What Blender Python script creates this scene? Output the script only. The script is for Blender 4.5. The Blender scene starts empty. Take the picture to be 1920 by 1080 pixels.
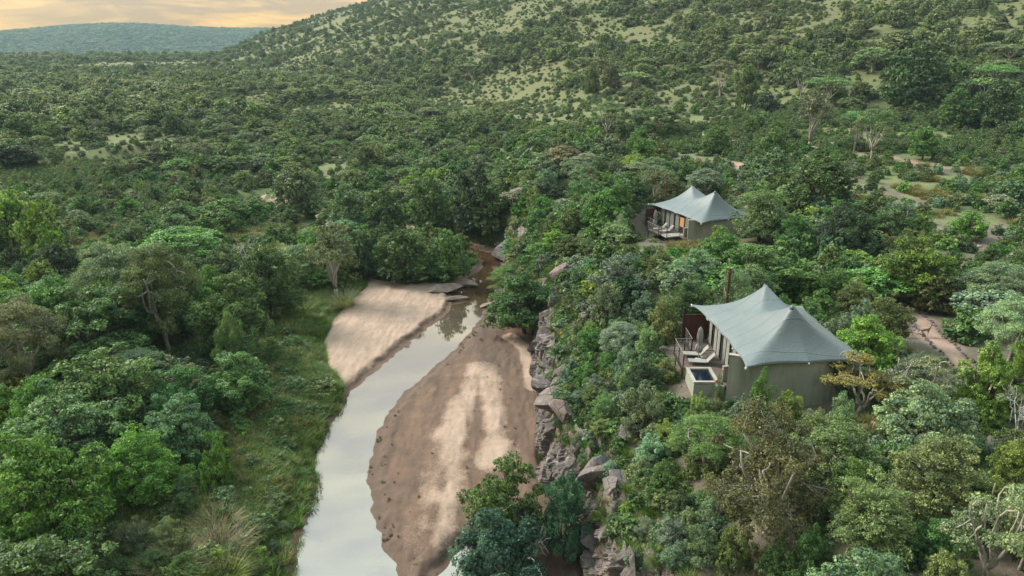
import bpy, math, random
import numpy as np
from mathutils import Vector, Matrix
R = math.radians
SC = bpy.context.scene
COL = SC.collection
# ---------------------------------------------------------------- camera
cam = bpy.data.cameras.new("camera"); camo = bpy.data.objects.new("camera", cam); COL.objects.link(camo)
camo.location = (0, 0, 33.0); camo.rotation_euler = (R(90-18.9), 0, 0)
cam.lens = 36*1371/1920; cam.sensor_width = 36; cam.clip_start = 0.5; cam.clip_end = 12000
SC.camera = camo
# ---------------------------------------------------------------- sky, sun, exposure
SUN_AZ, SUN_EL = R(-62), R(38)
w = bpy.data.worlds.new("World"); SC.world = w; w.use_nodes = True
nt = w.node_tree; N = nt.nodes; L = nt.links; N.clear()
out = N.new('ShaderNodeOutputWorld'); bg = N.new('ShaderNodeBackground'); bg.inputs[1].default_value = 0.097
sky = N.new('ShaderNodeTexSky'); sky.sky_type = 'NISHITA'; sky.sun_disc = False
sky.sun_elevation = SUN_EL; sky.sun_rotation = SUN_AZ; sky.air_density = 1.3; sky.dust_density = 2.0
tc = N.new('ShaderNodeTexCoord'); sep = N.new('ShaderNodeSeparateXYZ'); L.new(tc.outputs['Generated'], sep.inputs[0])
# the cloud deck: colours by height above the horizon, streaks stretched sideways
ramp = N.new('ShaderNodeValToRGB'); L.new(sep.outputs['Z'], ramp.inputs[0])
cr = ramp.color_ramp
for p, c in [(0.0, (3.0, 1.5, 0.10)), (0.035, (2.7, 1.4, 0.10)), (0.12, (3.9, 2.6, 1.1)), (0.26, (11.9, 12, 10.6)), (0.44, (10.4, 12, 11.8)), (0.56, (4.6, 6.0, 6.8)), (0.72, (6.0, 7.9, 9.0)), (1.0, (6.2, 8.1, 9.4))]:
    e = cr.elements.new(p) if p not in (0.0, 1.0) else cr.elements[0 if p == 0 else 1]
    e.position = p; e.color = (*[v/12 for v in c], 1)
mp = N.new('ShaderNodeMapping'); mp.inputs['Scale'].default_value = (2.3, 2.3, 20); L.new(tc.outputs['Generated'], mp.inputs[0])
ns = N.new('ShaderNodeTexNoise'); ns.inputs['Scale'].default_value = 2.2; ns.inputs['Detail'].default_value = 7; ns.inputs['Roughness'].default_value = 0.62
ns.inputs['Distortion'].default_value = 0.6
L.new(mp.outputs[0], ns.inputs['Vector'])
cl = N.new('ShaderNodeMapRange'); cl.inputs[1].default_value = 0.42; cl.inputs[2].default_value = 0.6; cl.inputs[3].default_value = 0.0; cl.inputs[4].default_value = 1.0
L.new(ns.outputs['Fac'], cl.inputs[0])
vm = N.new('ShaderNodeVectorMath'); vm.operation = 'SCALE'; vm.inputs[3].default_value = 12.5; L.new(ramp.outputs[0], vm.inputs[0])
# greyer, mauve undersides between the bright streaks
gm = N.new('ShaderNodeMix'); gm.data_type = 'RGBA'; gm.blend_type = 'MULTIPLY'; gm.inputs[0].default_value = 1.0
L.new(vm.outputs[0], gm.inputs[6])
gr = N.new('ShaderNodeMix'); gr.data_type = 'RGBA'; gr.inputs[6].default_value = (0.74, 0.68, 0.68, 1); gr.inputs[7].default_value = (1.30, 1.28, 1.05, 1)
# the streaks show best low over the horizon, higher up the deck is even
ev = N.new('ShaderNodeMapRange'); ev.inputs[1].default_value = 0.08; ev.inputs[2].default_value = 0.3; L.new(sep.outputs['Z'], ev.inputs[0])
ga = N.new('ShaderNodeMix'); ga.data_type = 'RGBA'; ga.inputs[6].default_value = (0.60, 0.60, 0.80, 1); ga.inputs[7].default_value = (0.86, 0.88, 0.90, 1)
L.new(ev.outputs[0], ga.inputs[0]); L.new(ga.outputs[2], gr.inputs[6]); L.new(cl.outputs[0], gr.inputs[0]); L.new(gr.outputs[2], gm.inputs[7])
mx = N.new('ShaderNodeMix'); mx.data_type = 'RGBA'; mx.inputs[0].default_value = 0.97
L.new(sky.outputs[0], mx.inputs[6]); L.new(gm.outputs[2], mx.inputs[7])
# brighter towards the sunset than behind the camera
dr = N.new('ShaderNodeMapRange'); dr.inputs[1].default_value = -1.0; dr.inputs[2].default_value = 1.0; dr.inputs[3].default_value = 0.55; dr.inputs[4].default_value = 1.3; L.new(sep.outputs['Y'], dr.inputs[0])
ms = N.new('ShaderNodeVectorMath'); ms.operation = 'SCALE'; L.new(mx.outputs[2], ms.inputs[0]); L.new(dr.outputs[0], ms.inputs[3])
L.new(ms.outputs[0], bg.inputs[0]); L.new(bg.outputs[0], out.inputs[0])
sun = bpy.data.lights.new("sun", 'SUN'); suno = bpy.data.objects.new("sun", sun); COL.objects.link(suno)
sun.energy = 2.9; sun.angle = R(22); sun.color = (1.0, 0.94, 0.84)
d = Vector((math.sin(SUN_AZ)*math.cos(SUN_EL), math.cos(SUN_AZ)*math.cos(SUN_EL), math.sin(SUN_EL)))
suno.rotation_euler = d.to_track_quat('Z', 'Y').to_euler()
vs = SC.view_settings; SC.display_settings.display_device = 'sRGB'
vs.view_transform = 'Standard'; vs.look = 'None'; vs.gamma = 1; vs.use_curve_mapping = False; vs.exposure = 1.43
cy = SC.cycles; cy.use_denoising = True; cy.max_bounces = 5; cy.diffuse_bounces = 3; cy.glossy_bounces = 2
cy.transmission_bounces = 4; cy.transparent_max_bounces = 6; cy.volume_bounces = 0; cy.caustics_reflective = False; cy.caustics_refractive = False
SC.render.engine = 'CYCLES'
# ---------------------------------------------------------------- helpers
rng = np.random.default_rng(7)

class Mat:
    """small wrapper for node materials"""
    def __init__(s, name):
        s.m = bpy.data.materials.new(name); s.m.use_nodes = True; s.t = s.m.node_tree; s.t.nodes.clear()
        s.out = s.n('ShaderNodeOutputMaterial')
    def n(s, typ, **kw):
        nd = s.t.nodes.new(typ)
        for k, v in kw.items():
            if k.startswith('i_'):
                k2 = k[2:]; k2 = int(k2) if k2.isdigit() else k2.replace('_', ' ')
                nd.inputs[k2].default_value = v
            else: setattr(nd, k, v)
        return nd
    def l(s, a, b): s.t.links.new(a, b)
    def pos(s):
        g = s.n('ShaderNodeNewGeometry'); return g.outputs['Position']
    def objc(s): return s.n('ShaderNodeTexCoord').outputs['Object']
    def noise(s, vec, scale, detail=4, rough=0.55, dist=0.0):
        x = s.n('ShaderNodeTexNoise'); x.inputs['Scale'].default_value = scale; x.inputs['Detail'].default_value = detail
        x.inputs['Roughness'].default_value = rough; x.inputs['Distortion'].default_value = dist
        s.l(vec, x.inputs['Vector']); return x.outputs['Fac']
    def rng(s, v, a, b, c=0.0, d=1.0):
        x = s.n('ShaderNodeMapRange'); s.l(v, x.inputs[0])
        for i, q in enumerate((a, b, c, d)): x.inputs[i+1].default_value = q
        return x.outputs[0]
    def mix(s, f, a, b, mode='MIX'):
        x = s.n('ShaderNodeMix', data_type='RGBA', blend_type=mode)
        for i, q in ((0, f), (6, a), (7, b)):
            if isinstance(q, (int, float)): x.inputs[i].default_value = q
            elif isinstance(q, tuple): x.inputs[i].default_value = (*q[:3], 1)
            else: s.l(q, x.inputs[i])
        return x.outputs[2]
    def math(s, op, a, b=0.0):
        x = s.n('ShaderNodeMath', operation=op)
        for i, q in ((0, a), (1, b)):
            if isinstance(q, (int, float)): x.inputs[i].default_value = q
            else: s.l(q, x.inputs[i])
        return x.outputs[0]
    def bump(s, h, strength=0.5, dist=0.1):
        x = s.n('ShaderNodeBump'); x.inputs['Strength'].default_value = strength; x.inputs['Distance'].default_value = dist
        s.l(h, x.inputs['Height']); return x.outputs[0]
    def bsdf(s, col, rough=0.7, normal=None, spec=0.3, metal=0.0, ior=None):
        p = s.n('ShaderNodeBsdfPrincipled')
        if isinstance(col, tuple): p.inputs['Base Color'].default_value = (*col[:3], 1)
        else: s.l(col, p.inputs['Base Color'])
        if isinstance(rough, (int, float)): p.inputs['Roughness'].default_value = rough
        else: s.l(rough, p.inputs['Roughness'])
        p.inputs['Specular IOR Level'].default_value = spec; p.inputs['Metallic'].default_value = metal
        if ior: p.inputs['IOR'].default_value = ior
        if normal is not None: s.l(normal, p.inputs['Normal'])
        return p
    def done(s, sh): s.l(sh.outputs[0], s.out.inputs[0]); return s.m

def simple(name, c1, c2=None, rough=0.7, scale=4.0, bump=0.2, spec=0.3, metal=0.0, bscale=None):
    """a worn surface: two tones mixed by noise plus a fine bump"""
    m = Mat(name); v = m.objc(); c2 = c2 or tuple(x*0.75 for x in c1)
    f = m.rng(m.noise(v, scale, 6), 0.35, 0.65)
    b = m.bump(m.noise(v, bscale or scale*6, 3), bump, 0.02)
    return m.done(m.bsdf(m.mix(f, c1, c2), rough, b, spec, metal))

def np_mesh(name, V, F4=None, F3=None, mats=(), fm=None, attrs=None, smooth=False):
    me = bpy.data.meshes.new(name); V = np.asarray(V, np.float32)
    n4 = 0 if F4 is None else len(F4); n3 = 0 if F3 is None else len(F3)
    me.vertices.add(len(V)); me.vertices.foreach_set('co', V.ravel())
    li = []
    if n4: li.append(np.asarray(F4, np.int32).ravel())
    if n3: li.append(np.asarray(F3, np.int32).ravel())
    li = np.concatenate(li); me.loops.add(len(li)); me.loops.foreach_set('vertex_index', li)
    st = np.concatenate([np.arange(n4)*4, n4*4+np.arange(n3)*3]).astype(np.int32)
    me.polygons.add(n4+n3); me.polygons.foreach_set('loop_start', st)
    me.update(calc_edges=True)
    for m in mats: me.materials.append(m)
    if fm is not None: me.polygons.foreach_set('material_index', np.asarray(fm, np.int32))
    me.polygons.foreach_set('use_smooth', np.full(n4+n3, smooth))
    for k, (dom, typ, arr) in (attrs or {}).items():
        a = me.attributes.new(k, typ, dom)
        a.data.foreach_set('color' if typ == 'FLOAT_COLOR' else 'value', np.asarray(arr, np.float32).ravel())
    me.update()
    return me

def link(name, me, parent=None, loc=None, rot=None):
    o = bpy.data.objects.new(name, me); COL.objects.link(o)
    if parent is not None: o.parent = parent
    if loc is not None: o.location = loc
    if rot is not None: o.rotation_euler = rot
    return o

def tag(o, label=None, cat=None, group=None, kind=None):
    if label: o['label'] = label
    if cat: o['category'] = cat
    if group: o['group'] = group
    if kind: o['kind'] = kind
    return o

def empty(name, loc, rz=0.0):
    o = bpy.data.objects.new(name, None); COL.objects.link(o); o.location = loc; o.rotation_euler = (0, 0, rz)
    o.empty_display_size = 0.3
    return o

def copy_tree(o, parent=None):
    c = o.copy(); COL.objects.link(c)
    if parent is not None: c.parent = parent
    for ch in list(o.children): copy_tree(ch, c)
    return c

class MB:
    """collects boxes, bars, tubes and grids into one mesh"""
    def __init__(s): s.V = []; s.F4 = []; s.F3 = []; s.n = 0
    def add(s, V, F4=(), F3=()):
        s.V.append(np.asarray(V, float))
        if len(F4): s.F4.append(np.asarray(F4, int)+s.n)
        if len(F3): s.F3.append(np.asarray(F3, int)+s.n)
        s.n += len(V)
    def box(s, c, size, rz=0.0, tilt=None, bev=0.0):
        x, y, z = [v/2 for v in size]; b = min(bev, x*.9, y*.9, z*.9)
        if b <= 0:
            V = np.array([[i, j, k] for i in (-x, x) for j in (-y, y) for k in (-z, z)])
            F = [[0, 1, 3, 2], [4, 6, 7, 5], [0, 4, 5, 1], [2, 3, 7, 6], [0, 2, 6, 4], [1, 5, 7, 3]]; T = []
        else:
            bm = bmesh.new(); bmesh.ops.create_cube(bm, size=1)
            for v in bm.verts: v.co = Vector((v.co.x*2*x, v.co.y*2*y, v.co.z*2*z))
            bmesh.ops.bevel(bm, geom=bm.edges[:], offset=b, segments=1, affect='EDGES')
            bm.verts.index_update(); V = np.array([v.co[:] for v in bm.verts])
            F = [[v.index for v in f.verts] for f in bm.faces if len(f.verts) == 4]
            T = [[v.index for v in f.verts] for f in bm.faces if len(f.verts) == 3]; bm.free()
        if tilt is not None: V = V @ np.array(Matrix.Rotation(tilt[0], 3, tilt[1])).T
        cz, sz = math.cos(rz), math.sin(rz)
        V = np.stack([V[:, 0]*cz-V[:, 1]*sz, V[:, 0]*sz+V[:, 1]*cz, V[:, 2]], 1)+np.array(c)
        s.add(V, F, T)
    def tube(s, P, rad, k=6, cap=True):
        P = np.asarray(P, float); n = len(P); rad = np.broadcast_to(rad, (n,))
        T = np.gradient(P, axis=0); T /= np.linalg.norm(T, axis=1, keepdims=True)+1e-9
        ref = np.array([0, 0, 1.0]) if abs(T[0, 2]) < 0.8 else np.array([1.0, 0, 0])
        A = np.cross(T, ref); A /= np.linalg.norm(A, axis=1, keepdims=True)+1e-9; B = np.cross(T, A)
        th = np.arange(k)*2*math.pi/k
        V = (P[:, None]+rad[:, None, None]*(np.cos(th)[None, :, None]*A[:, None]+np.sin(th)[None, :, None]*B[:, None])).reshape(-1, 3)
        F = []
        for i in range(n-1):
            for j in range(k):
                j2 = (j+1) % k; F.append([i*k+j, i*k+j2, (i+1)*k+j2, (i+1)*k+j])
        V = list(V); T3 = []
        if cap:
            for e, base in ((0, 0), (n-1, (n-1)*k)):
                V.append(P[e])
                for j in range(k):
                    T3.append([len(V)-1, base+(j+1) % k, base+j] if e == 0 else [len(V)-1, base+j, base+(j+1) % k])
        s.add(np.array(V), F, T3)
    def grid(s, G):
        G = np.asarray(G); a, b = G.shape[:2]; I = np.arange(a*b).reshape(a, b)
        F = np.stack([I[:-1, :-1], I[1:, :-1], I[1:, 1:], I[:-1, 1:]], -1).reshape(-1, 4)
        s.add(G.reshape(-1, 3), F)
    def mesh(s, name, mat, smooth=False):
        return np_mesh(name, np.concatenate(s.V), np.concatenate(s.F4) if s.F4 else None, np.concatenate(s.F3) if s.F3 else None, [mat] if mat else [], smooth=smooth)
    def build(s, name, mat, parent=None, smooth=False, loc=None):
        return link(name, s.mesh(name, mat, smooth), parent, loc)
import bmesh
# ---------------------------------------------------------------- terrain
def hash2(ix, iy, s):
    ix = ix.astype(np.int64); iy = iy.astype(np.int64)
    h = (ix*374761393 + iy*668265263 + s*1274126177) & 0xFFFFFFFF
    h = ((h ^ (h >> 13))*1274126177) & 0xFFFFFFFF
    h = h ^ (h >> 16)
    return (h & 0xFFFFFF)/float(0xFFFFFF)

def vnoise(x, y, s=0):
    x = np.asarray(x, float); y = np.asarray(y, float)
    ix = np.floor(x); iy = np.floor(y); fx = x-ix; fy = y-iy
    fx = fx*fx*fx*(fx*(fx*6-15)+10); fy = fy*fy*fy*(fy*(fy*6-15)+10)
    a = hash2(ix, iy, s); b = hash2(ix+1, iy, s); c = hash2(ix, iy+1, s); d = hash2(ix+1, iy+1, s)
    return (a*(1-fx)+b*fx)*(1-fy)+(c*(1-fx)+d*fx)*fy

def fbm(x, y, s=0, o=4):
    t = 0; a = 0.5; n = 0
    for i in range(o):
        t = t + a*vnoise(x, y, s+i*17); n += a; a *= 0.5; x = x*2.03+5.3; y = y*2.03+1.7
    return t/n*2-1

def cells(x, y, s=0):
    """worley: distance to the nearest cell point and that cell's random value"""
    ix = np.floor(x); iy = np.floor(y)
    best = np.full(np.shape(x), 9.0); val = np.zeros(np.shape(x))
    for dx in (-1, 0, 1):
        for dy in (-1, 0, 1):
            cx = ix+dx; cy = iy+dy
            px = cx+hash2(cx, cy, s); py = cy+hash2(cx, cy, s+3)
            d = (px-x)**2+(py-y)**2
            m = d < best
            best = np.where(m, d, best); val = np.where(m, hash2(cx, cy, s+7), val)
    return np.sqrt(best), val

def sstep(a, b, v):
    t = np.clip((v-a)/(b-a), 0, 1); return t*t*(3-2*t)

def seg_dist(x, y, pts):
    best = np.full(np.shape(x), 1e9)
    for (ax, ay), (bx, by) in zip(pts[:-1], pts[1:]):
        vx, vy = bx-ax, by-ay; L = vx*vx+vy*vy
        t = np.clip(((x-ax)*vx+(y-ay)*vy)/L, 0, 1)
        best = np.minimum(best, np.hypot(x-ax-t*vx, y-ay-t*vy))
    return best

def inside(x, y, poly):
    r = np.zeros(np.shape(x), bool); n = len(poly)
    for i in range(n):
        ax, ay = poly[i]; bx, by = poly[(i+1) % n]
        if ay == by: continue
        c = ((ay > y) != (by > y)) & (x < (bx-ax)*(y-ay)/(by-ay)+ax)
        r ^= c
    return r

def sdf(x, y, poly):
    """signed distance, negative inside"""
    d = seg_dist(x, y, list(poly)+[poly[0]])
    return np.where(inside(x, y, poly), -d, d)

WATER = [(-18, -60), (-16.5, 20), (-15.41, 34.26), (-14.24, 38.78), (-15.01, 43.09), (-15.11, 48.21), (-16.66, 52.73), (-16.62, 56.15), (-16.14, 61.81), (-15.94, 64.44), (-14.41, 69.01), (-11.64, 77.47), (-8.56, 85.65), (-7.65, 89.51), (-8.05, 92.84), (-9.19, 95.25), (-6.21, 101.18), (-4.47, 106.42), (-4.6, 109.8), (-6.85, 112.77), (-10.48, 115.26), (-16.33, 120.2), (-25.23, 129.34), (-32.41, 135.47), (-42.62, 143.09), (-53.08, 148.96), (-58.81, 152.6), (-53.68, 154.21), (-42.86, 147.95), (-32.34, 139.86), (-23.96, 133.37), (-15.11, 125.54), (-8.02, 117.84), (-2.57, 112.77), (-1.22, 106.42), (-1.67, 98.73), (-2.28, 91.98), (-4.33, 82.41), (-6.51, 74.46), (-9.33, 68.25), (-11.7, 59.95), (-12.06, 54.4), (-11.35, 49.65), (-9.9, 44.28), (-7.6, 38.78), (-5.97, 34.26), (-4.5, 20), (-4, -60)]
WATER2 = [(-4.2, 30), (-4.6, 34), (-5.43, 36.41), (-4.63, 38.78), (-3.55, 41.17), (-2.04, 42.39), (0.0, 42.22), (1.76, 39.79), (2.63, 36.41), (3.2, 34), (3.2, 30)]
BED = [(-19, -60), (-17, 20), (-15.72, 34.26), (-14.51, 38.78), (-15.31, 43.09), (-15.36, 48.21), (-16.92, 52.73), (-16.9, 56.15), (-16.55, 61.81), (-16.31, 64.44), (-19.6, 70.31), (-21.31, 75.94), (-21.99, 82.41), (-21.3, 89.92), (-20.22, 95.25), (-20.59, 99.21), (-14.86, 96.39), (-12.02, 97.54), (-9.39, 97.54), (-6.91, 102.44), (-5.28, 106.42), (-5.91, 110.97), (-10.35, 113.69), (-16.12, 118.51), (-24.82, 127.03), (-31.95, 133.37), (-41.97, 140.77), (-52.26, 146.46), (-59.53, 152.07), (-54.57, 156.97), (-43.55, 150.5), (-32.83, 142.15), (-24.31, 135.47), (-15.36, 127.8), (-8.17, 120.2), (-2.18, 115.26), (-0.33, 107.8), (-0.91, 98.73), (-1.71, 91.98), (-0.99, 84.18), (2.52, 79.88), (2.89, 75.94), (2.38, 69.01), (2.63, 62.02), (2.77, 58.0), (2.18, 51.93), (2.84, 47.52), (3.84, 44.28), (4.41, 39.79), (5.03, 34.26), (5.0, 20), (5.0, -60)]
BAR_RIDGE1 = [(-3.66, 70.31), (-5.06, 62.02), (-5.37, 53.55), (-5.35, 46.18), (-5.76, 40.84)]
BAR_RIDGE2 = [(-3.49, 73.03), (-2.02, 62.02), (-0.88, 52.73)]
def GORGE_X(y):
    return np.interp(y, [-60, 35, 45, 52, 62, 76, 80, 84, 92, 107, 113, 125, 150, 200], [4, 4, 2.8, 1.3, 1.6, 2, 1.5, -1.6, -2.6, -1.5, -2, -3, 0, 10])
RIDGE_AZ = [-0.9078, -0.7542, -0.6538, -0.5842, -0.5544, -0.5234, -0.4809, -0.4312, -0.3971, -0.3002, -0.1773, 0.0277, 0.5774]
RIDGE_Z = [47.0, 26.1, 30.6, 48.4, 57.8, 69.4, 77.8, 75.1, 65.9, 60.9, 47.0, 12.7, -2.2]
def RIDGE_TOP(a):
    return np.interp(a, RIDGE_AZ, RIDGE_Z)
HILL_FOOT = [(1500, 20), (600, 90), (200, 150), (115, 185), (41, 250), (0, 320), (-95, 430), (-215, 620), (-330, 850), (-400, 1080), (-300, 1700), (1500, 2500)]
TERRACES = [(19.3, 48.5, 9.6, 5.8), (18.6, 88.8, 7.7, 4.6), (25.0, 93.0, 8.6, 5.6), (33.0, 53.5, 10.3, 6.0)]
def WATER_D(x, y):
    return np.minimum(sdf(x, y, WATER), sdf(x, y, WATER2))+0.38*fbm(x/1.3, y/1.3, 51, 3)+0.25*fbm(x/4, y/4, 52, 2)

def hill_h(x, y):
    d = seg_dist(x, y, HILL_FOOT)
    d = np.where(inside(x, y, HILL_FOOT), d, 0)
    k = 0.2+0.25*sstep(200, 600, y)*sstep(400, -100, x)
    h = k*d+0.00*d
    h = 125*(1-np.exp(-h/125))
    return h

def plain_h(x, y):
    """height of the land away from the river"""
    left = 1.6+0.0105*np.clip(y-40, 0, 900)*sstep(0, 200, y)
    left = left+2.5*sstep(-30, -110, x)
    right = 10.2+0.012*np.clip(y-60, 0, 800)+0.05*np.clip(x-30, 0, 200)*sstep(60, 200, y)
    gx = GORGE_X(y)
    t = sstep(-30, 26, x-gx)
    t2 = sstep(-4, 8, x-gx)
    far = sstep(115, 190, y)
    z = left+(right-left)*(t2*(1-far)+t*far)
    return z

def ground_h(x, y, detail=True):
    x = np.asarray(x, float); y = np.asarray(y, float)
    z = plain_h(x, y)+hill_h(x, y)
    # valley beyond the far edge of the plain, then the distant ridge
    R = np.hypot(x, y)
    edge = sstep(900, 1350, y-0.1*x)
    z = z*(1-edge*sstep(0, -250, x+150))-26*edge*sstep(0, -250, x+150)
    rc = RIDGE_TOP(np.arctan2(x, y))
    z = np.where(y > 1500, np.maximum(z, -26+(rc+26)*sstep(2200, 3300, R)+6*fbm(x/300, y/300, 5)*sstep(2200, 2800, R)), z)
    z = z+fbm(x/60, y/60, 11)*1.6*sstep(60, 200, R)+fbm(x/14, y/14, 12)*0.35
    # slope from the cliff top to the lodge terrace
    db = sdf(x, y, BED)                       # distance from the river bed
    rightside = sstep(-3, 0, x-GORGE_X(y))
    # left bank
    zl = 0.25+0.9*sstep(0, 3, db)+0.06*np.clip(db-2, 0, 30)
    # right bank: rock face then slope
    wob = fbm(x/5, y/5, 21, 3)
    zr = 0.2+(5.5+1.2*fbm(x/9, y/9, 23, 2))*sstep(0.25, 1.6+0.5*wob, db)+0.47*np.clip(db-2, 0, 60)
    c1, v1 = cells(x/1.7, y/2.1, 31); c2, v2 = cells(x/0.8, y/0.9, 33)
    rocky = sstep(-0.3, 1.0, db)*sstep(5.0, 2.0, db)*rightside
    if detail:
        zr = zr+rocky*((v1-0.5)*1.5+(v2-0.5)*0.6-0.35*sstep(0.4, 0.8, c1))
    zr = zr+0.3*fbm(x/3, y/3, 25, 3)*sstep(2, 6, db)
    bank = zl+(zr-zl)*rightside
    near = db < 60
    z = np.where(near, np.minimum(z, bank), z)
    # lodge terraces
    for (tx, ty, tz, tr) in TERRACES:
        d = np.hypot(x-tx, y-ty); w = sstep(tr*1.7, tr, d)
        z = z*(1-w)+(tz+0.15*fbm(x/3, y/3, 61))*w
    # inside the bed: sand bars and channels
    dw = WATER_D(x, y)
    sand = 0.10*np.clip(dw, 0, 1.2)+0.34*sstep(0.45, 1.25, dw+.2*fbm(x/.8, y/.8, 45, 2))+0.05*np.clip(dw-1.2, 0, 5)+0.09*fbm(x/1.1, y/3.5, 41)*sstep(0.2, 1.5, dw)
    ridge1 = 0.16*np.exp(-((seg_dist(x, y, BAR_RIDGE1)/1.3)**2))+0.12*np.exp(-((seg_dist(x, y, BAR_RIDGE2)/1.0)**2))
    sand = sand+ridge1*sstep(0.3, 2, dw)
    if detail:
        sand = sand+(0.03*fbm(x/0.5, y/0.7, 43)+0.11*fbm(x/0.7+.4*fbm(x/2, y/2, 47), y/3.2, 46, 3))*sstep(0.1, 1, dw)
    wat = -0.12-0.25*sstep(0, -2.5, dw)
    bed = np.where(dw > 0, sand, wat*sstep(0, -0.4, dw)-0.0)
    tb = sstep(0.35, -0.55, db)
    z = z*(1-tb)+bed*tb
    return z
# ---------------------------------------------------------------- where things stand (metres)
PATHS = [([(39.7, 131.2), (40.8, 127.1), (42.7, 121.6), (44.1, 117.8)], 3.2), ([(57.4, 152.8), (59.9, 142.8), (63.8, 137.5), (66.9, 131.6), (70.6, 125.8), (73.4, 121.1)], 2.2), ([(43.3, 172.0), (43.4, 162.6)], 2.0), ([(34.8, 61.8), (34.6, 58.2), (33.9, 54.4), (33.3, 50.4), (33.1, 47.7), (32.7, 45.4)], 1.5)]
CLEARINGS = [(-14.7, 345.1, 25.4, 33.6), (-112.6, 331.0, 15.8, 17.4), (-308.0, 668.5, 61.9, 62.3), (-156.0, 559.9, 33.3, 10.7), (-72.9, 301.4, 12.9, 23.2), (8.3, 293.2, 10.5, 28.5), (20.7, 243.0, 17.9, 20.5), (60.9, 254.2, 15.5, 8.3), (73.6, 225.6, 15.3, 10.1), (71.2, 164.8, 11.2, 14.7), (44.9, 159.5, 10.0, 6.6), (50.0, 132.2, 6.7, 6.3), (-104.8, 186.9, 13.6, 8.3), (-44.3, 190.5, 5.5, 22.8), (65.2, 129.9, 8.1, 7.1), (121.5, 328.8, 8.7, 7.3), (115.0, 173.0, 4.2, 12.1), (33.3, 55.1, 3.1, 5.7), (55.8, 109.7, 9.7, 8.6), (55.4, 89.1, 7.0, 5.8), (39.8, 82.3, 3.5, 4.3), (33.3, 138.7, 5.4, 8.4), (82.7, 155.0, 12.3, 8.3), (40.7, 196.2, 11.7, 14.7), (71.7, 116.5, 7.2, 4.6), (-24.0, 78.1, 3.9, 18.0), (-19.9, 51.6, 3.2, 11.1), (-66.3, 105.5, 4.4, 10.6), (-42.7, 118.3, 5.1, 7.0)]
DRY1 = [(-3.71, 69.01), (-4.59, 60.97), (-4.86, 52.73), (-4.68, 46.18), (-4.78, 41.94)]
DRY2 = [(-3.05, 69.01), (-2.02, 62.02), (-1.38, 55.26), (-1.51, 51.15)]
DRY3 = [(-0.31, 77.47), (1.47, 73.74), (1.94, 69.01), (2.08, 64.21)]
LOW_SCRUB = [(-72.4, 148.3, 33.3, 24.1), (-38.2, 127.7, 8.2, 22.2), (-65.9, 106.1, 9.0, 20.4), (52.7, 104.9, 12.0, 18.5), (49.5, 78.7, 7.7, 12.2), (47.4, 133.0, 29.1, 11.6), (68.0, 175.5, 44.5, 40.1), (16.6, 259.8, 24.6, 37.8)]
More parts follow.
